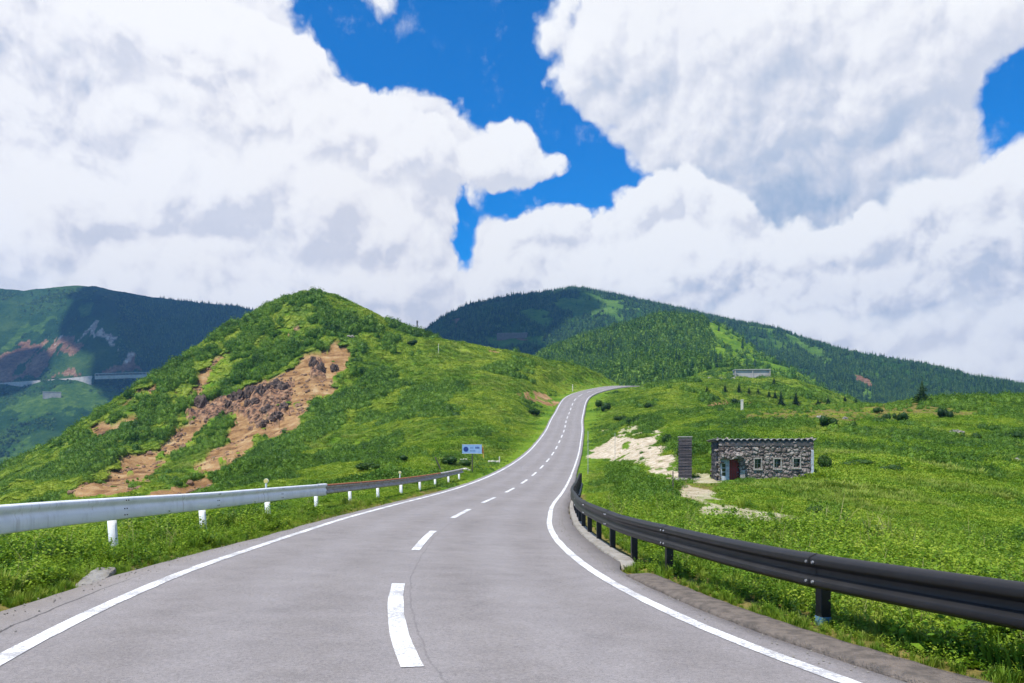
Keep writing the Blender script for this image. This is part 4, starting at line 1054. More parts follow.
# ------------------------------------------------------------------ scattering masses of ground cover (stuff)
def scatter(name, protos, P, scale, idx, tilt=.15, slope=0.0):
    """ONE object: points that carry instanced plants through geometry nodes"""
    lib = bpy.data.collections.new(name + '_kinds')
    for i, me in enumerate(protos):
        o = bpy.data.objects.new('%s_kind_%02d' % (name, i), me); lib.objects.link(o)
    me = bpy.data.meshes.new(name); me.vertices.add(len(P)); me.vertices.foreach_set('co', np.ascontiguousarray(P, np.float32).ravel())
    n = len(P); P = np.asarray(P, float); e = .6
    if slope:                                   # lean the plants with the ground they stand on
        gx = (height(P[:, 0] + e, P[:, 1]) - height(P[:, 0] - e, P[:, 1])) / (2 * e); gy = (height(P[:, 0], P[:, 1] + e) - height(P[:, 0], P[:, 1] - e)) / (2 * e)
    else: gx = gy = np.zeros(n)
    nz = np.stack([-gx * slope + rng.normal(0, tilt, n), -gy * slope + rng.normal(0, tilt, n), np.ones(n)], 1); nz /= np.linalg.norm(nz, axis=1)[:, None]
    th = rng.uniform(0, 6.283, n); tx = np.stack([np.cos(th), np.sin(th), 0 * th], 1); tx -= nz * (tx * nz).sum(1)[:, None]; tx /= np.linalg.norm(tx, axis=1)[:, None]; ty = np.cross(nz, tx)
    rot = np.stack([np.arctan2(ty[:, 2], nz[:, 2]), -np.arcsin(np.clip(tx[:, 2], -1, 1)), np.arctan2(tx[:, 1], tx[:, 0])], 1)
    a = me.attributes.new('rot', 'FLOAT_VECTOR', 'POINT'); a.data.foreach_set('vector', rot.astype(np.float32).ravel())
    a = me.attributes.new('scl', 'FLOAT', 'POINT'); a.data.foreach_set('value', np.asarray(scale, np.float32))
    a = me.attributes.new('kind_index', 'INT', 'POINT'); a.data.foreach_set('value', np.asarray(idx, np.int32))
    o = tag(link(name, me), kind='stuff')
    ng = bpy.data.node_groups.new(name, 'GeometryNodeTree')
    ng.interface.new_socket('Geometry', in_out='INPUT', socket_type='NodeSocketGeometry'); ng.interface.new_socket('Geometry', in_out='OUTPUT', socket_type='NodeSocketGeometry')
    N, L = ng.nodes, ng.links
    gi = N.new('NodeGroupInput'); go = N.new('NodeGroupOutput'); iop = N.new('GeometryNodeInstanceOnPoints'); ci = N.new('GeometryNodeCollectionInfo')
    ci.inputs['Collection'].default_value = lib; ci.inputs['Separate Children'].default_value = True; ci.inputs['Reset Children'].default_value = True
    iop.inputs['Pick Instance'].default_value = True
    def na(nm, tp):
        q = N.new('GeometryNodeInputNamedAttribute'); q.data_type = tp; q.inputs['Name'].default_value = nm
        return next(s for s in q.outputs if s.enabled and s.name == 'Attribute')
    L.new(gi.outputs[0], iop.inputs['Points']); L.new(ci.outputs[0], iop.inputs['Instance'])
    L.new(na('kind_index', 'INT'), iop.inputs['Instance Index']); L.new(na('scl', 'FLOAT'), iop.inputs['Scale'])
    e2r = N.new('FunctionNodeEulerToRotation'); L.new(na('rot', 'FLOAT_VECTOR'), e2r.inputs[0]); L.new(e2r.outputs[0], iop.inputs['Rotation'])
    L.new(iop.outputs[0], go.inputs[0])
    md = o.modifiers.new('scatter', 'NODES'); md.node_group = ng
    return o
def polar(n, r0, r1, a=38):
    """random places, thinning with distance"""
    r = np.exp(rng.uniform(math.log(r0), math.log(r1), n)); az = np.radians(rng.uniform(-a, a, n))
    return r * np.sin(az), r * np.cos(az), r
hutx0, huty0 = HX - 1.5, HY - 1.2
def free(x, y, margin=.25):
    D, _ = road_near(x, y)
    s = y - 3
    gap = np.where((s > 8.9) & (s < 11.0), .0, .5) * (s < 54)
    lim = W2 + np.where(D > 0, shoulder_r(s) + gap, shoulder_l(s)) + margin
    ok = np.abs(D) > lim
    ok &= ~((x > HX - .6) & (x < HX + HL + .5) & (y > HY - .4) & (y < HY + HD + 1.2))
    ok &= np.hypot(x - pp.x, y - pp.y) > .9
    return ok, D
def bare_keep(x, y, p=.06):
    mk = masks(x, y); b = mk['slide'] | mk['sand'] | mk['dirt'] | mk['rock']
    return ~b | (rng.uniform(0, 1, len(x)) < p), mk
def near_bare(x, y, r):
    f = np.ones(len(x))
    for a in (1.0, 2.2, 3.6, 5.0):
        mk = masks(x * (1 + a / r), y * (1 + a / r)); f = np.where(mk['dirt'] | mk['sand'], .38, f)
    return f
# 1 near weeds and grass
wd_extra = [tuft('t', mat_straw, 14, .62, 20, .12, .005, .5), weed_plant('w', mat_leaf, 5, .34, .17, 21), weed_plant('w', mat_grass, 4, .58, .055, 22, .1)]
wd = [weed_plant('w', mat_leaf, 7, .42, .085, i) for i in range(4)] + [weed_plant('w', mat_leaf, 5, .30, .12, 10 + i) for i in range(2)] + [tuft('t', mat_grass, 46, .34, i) for i in range(3)] + wd_extra
x, y, r = polar(52000, 3.5, 34, 40)
ok, D = free(x, y, .02); kp, mk = bare_keep(x, y)
edge = np.abs(D) - W2 - np.where(D > 0, shoulder_r(y - 3) + .4 * ((y < 11.9) | (y > 14)), shoulder_l(y - 3))
ok &= kp & ((np.abs(D) < 30))
ok &= rng.uniform(0, 1, len(x)) < np.clip(.8 + edge * 1.0, 0, 1)
x, y, r, D, edge = x[ok], y[ok], r[ok], D[ok], edge[ok]
cl = fbm(x / 1.7, y / 1.7, 3, 201)
gap_ = (cl < -.28) & (rng.uniform(0, 1, len(x)) < .6)
x, y, r, D, edge, cl = (q[~gap_] for q in (x, y, r, D, edge, cl))
kind = np.where(cl > .02, rng.integers(0, 6, len(x)), np.where(rng.uniform(0, 1, len(x)) < .5, rng.integers(6, 9, len(x)), rng.integers(0, 4, len(x))))
kind = np.where((D < 0) & (edge > .7) & (r < 20), rng.integers(0, 6, len(x)), kind)
kind = np.where(rng.uniform(0, 1, len(x)) < .07, rng.integers(9, 12, len(x)), kind)
kind = np.where(edge < .30, rng.integers(6, 9, len(x)), kind)
sc = rng.uniform(.6, 1.15, len(x)) * np.clip(.45 + edge * .55, .4, 1.0) * np.where(r > 18, 1.15, 1)
sc = sc * np.where((D < 0) & (edge > 1.0), 1.10, 1) * np.where(cl > .25, 1.2, 1)
sc = np.where((D > 0) & (r < 14), sc * .85, sc) * (1 + .35 * sstep(.15, .5, fbm(x / .9, y / .9, 2, 203)))
sc = np.where((D > 0) & (edge < .55), sc * .6, sc)
sc = np.where((D < 0) & (edge < 3.4), sc * (.55 + .42 * sstep(.08, .34, fbm(x / 1.2, y / 1.2, 2, 215)) * (edge > .5)), sc)
sc = sc * near_bare(x, y, r)
sc = np.where((D < 0) & (y > 21), sc * .7, sc)
z = height(x, y) - .02
for s_ in (3.6, 7.6, 11.7, 19.95, 24.1, 28.2, 32.3):        # the road crew keeps the feet of the rail posts cut back
    q = road_pt(np.array([s_]), float(offl(np.array([s_]))[0]) - .1)[0]
    tt = np.clip(1 - .55 / math.hypot(q[0], q[1]), 0, 1); f_ = np.minimum(np.hypot(x - q[0], y - q[1]), np.hypot(x - q[0] * tt, y - q[1] * tt))
    sc = sc * (1 - .62 * sstep(.85, .35, f_))
scatter('weeds', wd, np.stack([x, y, z], 1), sc, kind)
# 2 meadow grass and low scrub out to the ridge
gr_ = [tuft('t', mat_grass, 60, .24, 30 + i, .34, .015, 1.2) for i in range(3)] + [dome_plant('d', mat_leaf, 210, .42, .17, .075, 40 + i) for i in range(3)] + [dome_plant('d', mat_thicket, 200, .45, .42, .10, 45 + i, shell=.65, core=.7) for i in range(3)]
x, y, r = polar(110000, 15, 140, 38)
ok, D = free(x, y, .2); kp, mk = bare_keep(x, y, .02); ok &= kp
ok &= ~(mk['dry'] & (rng.uniform(0, 1, len(x)) < .8))
x, y, r, D = x[ok], y[ok], r[ok], D[ok]; dry = mk['dry'][ok]
cl = fbm(x / 5, y / 5, 3, 205)
kind = np.where(cl > -.12, rng.integers(3, 6, len(x)), rng.integers(0, 3, len(x)))
kind = np.where((fbm(x / 6, y / 8, 3, 209) > .25) & (rng.uniform(0, 1, len(x)) < .75) & (np.abs(D) > W2 + 3), rng.integers(6, 9, len(x)), kind)
sc = rng.uniform(.5, 1.2, len(x)) * np.clip(r / 40, .7, 1.35) * np.where(dry, .55, 1) * (1 + .5 * sstep(.15, .5, fbm(x / 9, y / 9, 3, 207)))
sc = np.minimum(sc, .15 + np.maximum(np.abs(D) - W2 - .7, 0) * .35)
sc = sc * near_bare(x, y, r)
near_hut = np.hypot((x - HX - 1) / 5.5, (y - HY + 2.5) / 3.2) < 1
kp2 = ~near_hut | (rng.uniform(0, 1, len(x)) < .5); sc = np.where(near_hut, sc * .4, sc)
x, y, r, D, kind, sc = (q[kp2] for q in (x, y, r, D, kind, sc))
hillside = hill_mask(x, y) < .3
x, y, r, D, kind, sc = (q[hillside] for q in (x, y, r, D, kind, sc))
scatter('meadow_grass', gr_, np.stack([x, y, height(x, y) - .03], 1), sc, kind, .12, .8)
# 3 hill scrub: low bright dwarf bamboo and grass, with darker thickets
hs = [dome_plant('d', mat_scrub, 150, .95, .24, .17, 60 + i, core=.8) for i in range(4)] + [tuft('t', mat_grass, 50, .34, 70 + i, .6, .026, 1.2) for i in range(2)] + [dome_plant('d', mat_thicket, 150, .75, .85, .19, 75 + i, shell=.7, core=.8) for i in range(4)]
x, y, r = polar(185000, 45, 470, 37)
ok, D = free(x, y, .5); kp, mk = bare_keep(x, y, .012); kp2, _ = bare_keep(x * (1 + 1.6 / r), y * (1 + 1.6 / r), .012); kp3, _ = bare_keep(x * (1 + 3.2 / r), y * (1 + 3.2 / r), .012); ok &= kp
fringe = ~(kp2 & kp3)
x, y, r, D, fringe = x[ok], y[ok], r[ok], D[ok], fringe[ok]; dry = mk['dry'][ok]
hm = hill_mask(x, y); cl = fbm(x / 16, y / 16, 4, 211) + .45 * fbm(x / 5, y / 5, 2, 213)
left = hm > .3
keep = (left | (y > 110)) & ~(dry & (rng.uniform(0, 1, len(x)) < .8)) | (rng.uniform(0, 1, len(x)) < .25)
x, y, r, D, dry, hm, cl, left, fringe = (q[keep] for q in (x, y, r, D, dry, hm, cl, left, fringe))
mkt = masks(x, y)['thick']
thick = cl > np.where(mkt, -.25, np.where(left, .30, .42)) - .25 * rng.uniform(-.5, .5, len(x))
kind = np.where(thick, rng.integers(6, 10, len(x)), np.where(cl + hm * .25 > -.05, rng.integers(0, 4, len(x)), rng.integers(4, 6, len(x))))
sc = rng.uniform(.5, 1.15, len(x)) * np.clip(r / 120, .55, 1.9) * np.where(thick, rng.uniform(.7, 1.2, len(x)), 1.0) * np.where(dry, .55, 1) * np.where(fringe, .45, 1)
sc = np.minimum(sc, .22 + np.maximum(np.abs(D) - W2 - 1.2, 0) * .16)
scatter('hill_scrub', hs, np.stack([x, y, height(x, y) - .06], 1), sc, kind, .12, .9)
# 4 bushes and small trees massed on the knoll
kb = [dome_plant('d', mat_knoll, 110, 2.2, 4.2, .9, 80 + i, shell=.75, core=.75) for i in range(4)] + [conifer_mesh('c', mat_farwood, 7.5, 1.7, 90 + i, 6, 6, 3) for i in range(2)]
def inpix(x, y, z): return CX + F_PX * x / y, YH - F_PX * (z - EYE) / y
n = 26000; yy = rng.uniform(380, 680, n); pxx = rng.uniform(520, 860, n); x = (pxx - CX) / F_PX * yy; z = height(x, yy)
grassy = pxx > 726 + 20 * fbm(x / 40, yy / 40, 3, 221) - (yy - 450) * .14
dens = np.where(grassy, .05, .9)
keep = rng.uniform(0, 1, n) < dens * np.clip(.95 + .8 * fbm(x / 30, yy / 30, 3, 223), .1, 1)
x, yy, z = x[keep], yy[keep], z[keep]
kind = np.where(rng.uniform(0, 1, len(x)) < .85, rng.integers(0, 4, len(x)), rng.integers(4, 6, len(x)))
scatter('knoll_wood', kb, np.stack([x, yy, z - .3], 1), rng.uniform(.55, 1.15, len(x)), kind, .08)
# 5 forest on the middle mountain and the left one
fc = [conifer_mesh('c', mat_farwood, 9, 2.0, 100 + i, 6, 6, 3) for i in range(4)] + [dome_plant('d', mat_farwood, 80, 3.0, 5.0, 1.5, 110 + i, shell=.75, core=.75) for i in range(3)]
def forest(M, n, px0, px1, t0, t1, dens):
    t = rng.uniform(t0, t1, n); px = rng.uniform(px0, px1, n); Yr = np.interp(px, M.k[:, 0], M.k[:, 2]); y = t * Yr; x = (px - CX) / F_PX * y
    d = dens(px, t, x, y)
    wx = x + 14 * fbm(x / 30, y / 30, 4, 171); wy = y + 30 * fbm(x / 30 + 9, y / 30, 4, 173)
    for p in M.lawn:
        if len(p) > 2: d = np.where(poly_mask(p, wx, wy), d * M.lawn_trees, d)
    for p in M.bare:
        if len(p) > 2: d = np.where(poly_mask(p, wx, wy), 0, d)
    k = rng.uniform(0, 1, n) < d; x, y, px, t = x[k], y[k], px[k], t[k]
    return np.stack([x, y, M.z(x, y) - .4], 1), px, t
P, px, t = forest(M_mid, 52000, 400, 1100, .62, 1.004, lambda px, t, x, y: np.clip(.75 + .8 * fbm(x / 70, y / 90, 3, 231), .12, 1))
kind = np.where(rng.uniform(0, 1, len(P)) < .72, rng.integers(0, 4, len(P)), rng.integers(4, 7, len(P)))
sc = rng.uniform(.55, 1.2, len(P)) * np.interp(px, [420, 700, 1024], [1.0, .85, .72]) * (1 - .25 * rng.uniform(0, 1, len(P)) * (t > .99))
scatter('conifer_forest', fc, P, sc, kind, .05)
P, px, t = forest(M_left, 26000, -60, 330, .60, 1.003, lambda px, t, x, y: np.where(t > .81, np.where(px > 118, .95, np.clip(.15 + .9 * fbm(x / 60, y / 80, 3, 241), 0, .7)), np.clip(.08 + 1.2 * fbm(x / 50, y / 60, 3, 243), 0, .8)))
kind = np.where((px > 140) & (t > .82), rng.integers(0, 4, len(P)), rng.integers(4, 7, len(P)))
sc = rng.uniform(.5, 1.0, len(P)) * np.where(px > 140, .95, .8) * np.where((t > .99) & (px < 160), .3, 1)
scatter('mountain_woods', fc, P, sc, kind, .05)
# ------------------------------------------------------------------ single trees and bushes
def bush_proto(seed, n=700, leaf=.10):
    r = np.random.default_rng(seed)
    C = []; D = []
    lobes = [(r.normal(0, .28), r.normal(0, .28), r.uniform(.28, .62), r.uniform(.26, .42)) for _ in range(7)]
    for (a, b, c, q) in lobes:
        m = n // 7; v = r.normal(0, 1, (m, 3)); v /= np.linalg.norm(v, axis=1)[:, None]; k = r.uniform(.55, 1.05, (m, 1))
        p = v * k * q * np.array([1, 1, .85]) + np.array([a, b, c]); p[:, 2] = np.abs(p[:, 2]); C.append(p); D.append(v + np.array([0, 0, .3]) + r.normal(0, .4, (m, 3)))
    C = np.concatenate(C); D = np.concatenate(D)
    V, Fq = leaf_quads(C, D, leaf * r.uniform(.7, 1.4, len(C)), r, asp=.6)
    V, Fq = with_core(V, Fq, [((a, b, c * .95), (q * .78, q * .78, q * .70)) for a, b, c, q in lobes], seed)
    crown = fastmesh('foliage', V, Fq, mat_bush)
    mb = MB()
    for (a, b, c, q) in lobes[:5]: mb.tube((a * .1, b * .1, -.15), (a * .8, b * .8, c), .03, .01, 6)
    st = bpy.data.meshes.new('stem'); st.from_pydata(mb.v, [], mb.f); st.materials.append(mat_bark)
    return crown, st
BUSH = [bush_proto(300 + i) for i in range(4)]
def bush(px, py, w, h, label, group=None, kindi=None):
    p = on_pix(px, py); u = p.y / F_PX
    k = int(rng.integers(0, 4)) if kindi is None else kindi
    t = empty('bush', p - Vector((0, 0, .05)), rng.uniform(0, 6.28))
    link('foliage', BUSH[k][0], t); link('stem', BUSH[k][1], t)
    t.scale = (w * u / 1.25, w * u / 1.25, h * u / .95)
    tag(t, label, 'bush', group)
for a in [
    (827, 428, 16, 14, 'large round dark bush on the rise just above the right end of the hut roof'),
    (889, 421, 10, 10, 'left and narrower of two dark bushes side by side below the lone conifer'),
    (902, 422, 14, 11, 'right and wider of two dark bushes side by side below the lone conifer'),
    (942, 419, 12, 12, 'round dark bush on the meadow crest right of the lone conifer'),
    (877, 413, 9, 7, 'small dark bush on the meadow crest left of the paired bushes'),
    (908, 434, 18, 6, 'flat spreading dark bush on the meadow slope below the paired bushes'),
    (915, 439, 8, 8, 'small dark bush close below the flat spreading one on the meadow slope'),
    (974, 440, 12, 10, 'dark bush beside the pale boulder on the right meadow'),
    (1016, 440, 13, 9, 'dark bush at the right edge of the photo on the meadow'),
    (777, 422, 11, 7, 'low round bush on the brown heath above the middle of the hut'),
    (722, 424, 8, 6, 'low bush on the heath left of the broad white post'),
    (823, 471, 15, 20, 'tall leafy bush pressed against the right corner of the hut'),
    (858, 466, 26, 8, 'wide dark bush in the hollow right of the hut, nearer the hut of two'),
    (893, 472, 24, 9, 'wide dark bush in the hollow right of the hut, farther from the hut of two'),
    (812, 518, 13, 18, 'small upright dark bush in the meadow below the hut windows'),
    (599, 408, 10, 9, 'dark bush beside the right edge of the road just below the crest'),
    (608, 411, 8, 9, 'dark bush touching the one beside the crest of the road, on its right side'),
    (620, 423, 17, 9, 'broad dark bush on the grass bank above the cream sand patch'),
    (634, 424, 12, 8, 'bush on the grass bank, right neighbour of the broad one above the sand patch'),
    (649, 409, 9, 7, 'small bush alone on the bright green bank right of the road crest'),
    (668, 444, 10, 12, 'leafy bush growing at the top right corner of the cream sand patch'),
    (735, 405, 12, 7, 'low bush left of the young conifers on the shoulder'),
    (365, 472, 28, 12, 'broad dark bush low on the left hill above the rusty guardrail'),
    (400, 462, 18, 8, 'dark bush on the left hill between the rusty guardrail and the leaning stake'),
    (452, 467, 24, 13, 'broad dark bush on the slope just left of the blue sign'),
    (412, 346, 11, 7, 'round dark bush near the skyline below the three poles'),
    (533, 415, 14, 8, 'dark bush on the bank left of the upper road, near the orange earth patch'),
]: bush(*a)
def conifer_tree(px, py, hp, wp, label, group=None, seed=0, proto=None):
    p = on_pix(px, py); u = p.y / F_PX; h = hp * u
    t = empty('conifer', p, rng.uniform(0, 6.28))
    c = link('crown', proto, t); c.scale = (wp * u / 3.4, wp * u / 3.4, h / 8.0)
    mb = MB().tube((0, 0, -.3), (0, 0, h * .93), .055 * wp * u * .6 + .05, .02, 8)
    mb.build('trunk', mat_bark, t)
    tag(t, label, 'tree', group)
CP1 = [conifer_mesh('crown', mat_conifer, 8.0, 1.7, 400 + i, 13, 10, 6) for i in range(4)]
conifer_tree(922, 404.5, 27, 14, 'lone tall dark conifer standing on the crest of the right meadow against the far forest', proto=CP1[0])
yc = [(725,393,10,5),(739,394,13,6),(749,395,9,5),(758,395,8,5),(774,386,10,5),(769,398,9,5),(775,399,10,5),(781,406,18,8),(796,406,16,8),(828,406,11,6),(818,405,7,5),(856,405,8,6),(707,393,8,5),(845,402,7,5)]
for i, (a, b, c, d_) in enumerate(yc):
    lab = {7: 'tallest young conifer on the green shoulder, right of the grey shed', 8: 'second tallest young conifer on the green shoulder, beside the tallest', 9: 'young conifer on the shoulder farther right than the two tall ones, pointed top'}.get(i, 'small dark young conifer scattered on the green shoulder near the grey shed')
    conifer_tree(a, b, c, d_, lab, None if i in (7, 8, 9) else 'young conifers on the green shoulder', proto=CP1[i % 4])

# ------------------------------------------------------------------ rock outcrops and boulders
mat_crag, g = material('dark_crag_rock')
co = g.pos(); n_ = g.noise(co, .9, 6, .7); n2 = g.noise(co, 4, 4, .7)
bsdf(g, g.ramp(g.m('ADD', g.m('MULTIPLY', n_, .6), g.m('MULTIPLY', n2, .4)), [(.36, (.038, .029, .026)), (.5, (.12, .085, .070)), (.64, (.27, .185, .14))]), .9, g.bump(n2, 1.0, .2), spec=.15)
def crag_mesh(seed, sub=4):
    bm = bmesh.new(); bmesh.ops.create_icosphere(bm, subdivisions=sub, radius=1)
    P = np.array([v.co for v in bm.verts])
    k = (1 + .5 * (ridged(P[:, 0] * 1.6 + seed, P[:, 1] * 1.6 + P[:, 2] * 1.1, 4, seed) - .6) * 1.6 + .35 * fbm(P[:, 0] * 3 + P[:, 2] * 2, P[:, 1] * 3 - P[:, 2], 4, seed + 3))
    k = np.round(k * 9) / 9 * .5 + k * .5
    for v, s in zip(bm.verts, k): v.co *= s
    me = bpy.data.meshes.new('rock'); bm.to_mesh(me); bm.free(); me.materials.append(mat_crag); return me
CR = [crag_mesh(500 + i) for i in range(5)]
crags = [(199,405,12,16),(191,414,9,10),(232,398,9,9),(241,396,10,12),(250,394,10,13),(259,392,11,12),(268,390,9,11),(276,386,9,11),(284,388,7,9),(247,404,8,8),(222,401,7,8),(213,407,7,7),(268,411,10,10),(276,417,12,10),(283,408,8,9),(264,424,7,7),(313,365,9,13),(320,369,8,10),(334,368,7,8),(228,405,6,7),(255,402,7,7)]
for i, (a, b, w, h) in enumerate(crags):
    p = on_pix(a, b); u = p.y / F_PX
    o = link('rock_outcrop', CR[i % 5]); o.location = p + Vector((0, .35 * w * u, -.05 * h * u)); o.scale = (w * u * .66, w * u * .5, h * u * .62); o.rotation_euler = (0, 0, rng.uniform(0, 6))
    tag(o, 'jagged dark grey crag jutting from the red earth slide on the left hill', 'rock', 'dark crags along the earth slide')
# loose stones: scree on the slides, grit along the asphalt edges
stones = []
for i in range(4):
    me = crag_mesh(520 + i, 2); me.materials.clear(); me.materials.append(worn('scree_stone_%s' % 'abcd'[i], (.30, .18, .11), (.16, .10, .07), 2.5, .95, bump=.6)); stones.append(me)
x, y, r = polar(160000, 60, 260, 36)
mk = masks(x, y); ok = (mk['slide'] & (fbm(x / 7, y / 7, 3, 311) > -.05)) | mk['rock']
ok &= rng.uniform(0, 1, len(x)) < np.where(mk['rock'], .5, .28)
x, y = x[ok], y[ok]
scatter('scree', stones, np.stack([x, y, height(x, y) - .75 * (y > 100)], 1), np.where(y < 165, .42, 1) * rng.uniform(.10, .42, len(x)) ** 1.0 * (1 + 1.2 * (rng.uniform(0, 1, len(x)) > .93)), rng.integers(0, 4, len(x)), .5)
grit = []
for i in range(3):
    me = crag_mesh(530 + i, 1); me.materials.clear(); me.materials.append(mat_conc); grit.append(me)
ss_ = rng.uniform(-2, 30, 1000); side = rng.integers(0, 2, 1000) * 2 - 1
oo = np.where(side > 0, W2 + np.minimum(shoulder_r(ss_), .42) - np.abs(rng.normal(0, .13, 1000)), -W2 - shoulder_l(ss_) + np.abs(rng.normal(0, .20, 1000)) - .05)
P = np.stack([np.interp(ss_, RS, RX) + np.interp(ss_, RS, RNX) * oo, np.interp(ss_, RS, RY) + np.interp(ss_, RS, RNY) * oo, np.interp(ss_, RS, RZ) + np.interp(ss_, RS, RB) * np.clip(oo, -3.6, 3.6) + .004], 1)
scatter('gravel', grit, P, rng.uniform(.003, .011, 1000), rng.integers(0, 3, 1000), 1.0)
mat_boulder = worn('pale_boulder', (.42, .38, .34), (.24, .21, .19), 1.6, .9, bump=.8, bd=.1)
for (a, b, w, h, sd, lb) in [(956,433,17,6,1,'flat pale boulder lying in the grass of the right meadow'), (1017,463,12,8,2,'pale boulder at the right edge of the photo on the meadow'), (778,520,9,6,3,'whitish boulder on the bare patch in the meadow in front of the hut'), (820,418,8,4,4,'pale stone on the brown heath left of the large round bush'), (845,419,5,4,5,'small pale stone on the heath right of the large round bush'), (350,337,9,4,6,'pale stone at the head of the earth slide'), (303,293,9,4,7,'bare grey rock on the summit of the left hill'), (212,345,7,4,8,'grey rock jutting from the left skyline of the hill')]:
    p = on_pix(a, b); u = p.y / F_PX
    me = CR[sd % 5].copy(); me.materials.clear(); me.materials.append(mat_boulder)
    o = link('boulder', me); o.location = p; o.scale = (w * u * .5, w * u * .4, h * u * .5); o.rotation_euler = (0, 0, sd)
    tag(o, lb, 'rock')

# ------------------------------------------------------------------ far structures
mat_wall = worn('far_concrete', (.46, .43, .40), (.34, .31, .28), .25, .9, bump=.2, bd=.05)
mat_dkroof = worn('far_brown_roof', (.16, .12, .10), (.22, .17, .15), .4, .9)
def shed(name, base, w, h, dep, rz, label, cat, wallm, roofm, bays):
    t = empty(name, base, rz)
    MB().box(-w / 2, w / 2, 0, dep, -2, h).build('wall', wallm, t)
    MB().box(-w / 2 - .3, w / 2 + .3, -.5, dep + .3, h + .003, h + .35).build('roof', roofm, t)
    for k in range(bays + 1):
        x = -w / 2 + w * k / bays
        MB().box(x - .22, x + .22, -.35, -.003, -2, h - .005).build('buttress', wallm, t)
    MB().box(-w / 2, w / 2, -.9, -.36, -2, .5).build('plinth', wallm, t)
    tag(t, label, cat); return t
b = on_pix(752.5, 378.5); u = b.y / F_PX
shed('avalanche_shed', b, 34 * u, 8.5 * u, 5, R(-4), 'pale grey concrete avalanche shed on the green shoulder below the wooded knoll', 'avalanche shed', mat_wall, mat_wall, 2)
q, ok = hit(np.linspace(706, 736, 10), np.full(10, 379.0), near=255)
if ok.sum() > 3:
    q = q[ok]; V = []
    for v in q: V += [(v[0], v[1] - 2.2, height(v[0], v[1] - 2.2) + .25), (v[0], v[1] + 2.5, height(v[0], v[1] + 2.5) + .35)]
    V = [(a, b_, float(c)) for a, b_, c in V]
    tag(obj('far_road', V, [(2 * i, 2 * i + 2, 2 * i + 3, 2 * i + 1) for i in range(len(q) - 1)], mat_asphalt), kind='structure')
P, ok = M_mid.hit([512], [338]); b = Vector(P[0]); u = b.y / F_PX
shed('avalanche_shed', b, 30 * u, 5.0 * u, 9, R(-6), 'long brown roofed avalanche shed low on the dark middle mountain', 'avalanche shed', mat_dkroof, mat_wall, 8)
# road on the bench of the left mountain, its retaining wall and rock shed
pxs = np.linspace(-40, 160, 60); Yr = np.interp(pxs, M_left.k[:, 0], M_left.k[:, 2]); yb = Yr * .803; xb = (pxs - CX) / F_PX * yb; 
zb_ = EYE + (YH - np.interp(pxs, [-40, 0, 60, 90, 160], [386.5, 383.5, 379.5, 376.5, 374.5])) / F_PX * yb
V = []
for x, y, z in zip(xb, yb, zb_): V += [(x, y, z), (x, y + 9, z + .1)]
tag(obj('far_road', V, [(2 * i, 2 * i + 2, 2 * i + 3, 2 * i + 1) for i in range(59)], mat_asphalt), kind='structure')
V = []
for x, y, z in zip(xb, yb, zb_): V += [(x, y - .05, z + 1.0), (x, y - 2.0, z - 7), (x, y - 2.5, z - 16), (x, y + .6, z + 1.0), (x, y + .6, z - 2)]
k5 = [(5 * i + a, 5 * i + b_, 5 * i + 5 + b_, 5 * i + 5 + a) for i in range(39) for a, b_ in ((2, 1), (1, 0), (0, 3), (3, 4))]
w_ = obj('retaining_wall', V, k5, mat_wall); tag(w_, 'long pale concrete retaining wall under the mountain road far on the left', 'retaining wall')
def run_box(name, i0, i1, dy0, dy1, dz0, dz1, mat, parent=None):
    V = []
    for x, y, z in list(zip(xb, yb, zb_))[i0:i1]: V += [(x, y + dy0, z + dz0), (x, y + dy1, z + dz0), (x, y + dy1, z + dz1), (x, y + dy0, z + dz1)]
    n = i1 - i0; f = [(4 * i + a, 4 * i + 4 + a, 4 * i + 4 + (a + 1) % 4, 4 * i + (a + 1) % 4) for i in range(n - 1) for a in range(4)] + [(0, 1, 2, 3), (4 * n - 1, 4 * n - 2, 4 * n - 3, 4 * n - 4)]
    return obj(name, V, f, mat, parent)
gal = empty('rock_shed', (0, 0, 0)); tag(gal, 'long grey rock shed over the mountain road, right of the pale retaining wall', 'rock shed')
run_box('roof', 40, 60, -2.5, 10, 3.4, 4.4, mat_wall, gal); run_box('rear_wall', 40, 60, 9, 9.8, -1, 3.39, mat_wall, gal); run_box('base', 40, 60, -2.6, -1, -5, .6, mat_wall, gal)
for i in range(40, 60):
    MB().box(xb[i] - .5, xb[i] + .5, yb[i] - 2.2, yb[i] - 1.2, zb_[i] + .61, zb_[i] + 3.39).build('column', mat_wall, gal)
P, ok = M_left.hit([52], [384.5], lo=.55); 
P, ok = M_left.hit([52], [397], lo=.55); b = Vector(P[0]); u = b.y / F_PX
t = empty('slope_frame', b, R(20)); MB().box(-8 * u, 8 * u, -1, 1.2, -3, 5 * u).build('wall', mat_wall, t); MB().box(-8.3 * u, 8.3 * u, -1.4, 1.4, 5 * u + .01, 5 * u + .8).build('coping', mat_wall, t)
for k in range(5): MB().box(-8 * u + k * 3.9 * u, -8 * u + k * 3.9 * u + .9, -1.3, -1.003, -2, 5 * u - .05).build('rib', mat_wall, t)
tag(t, 'small grey slope retaining block on the green slope below the mountain road', 'retaining wall')
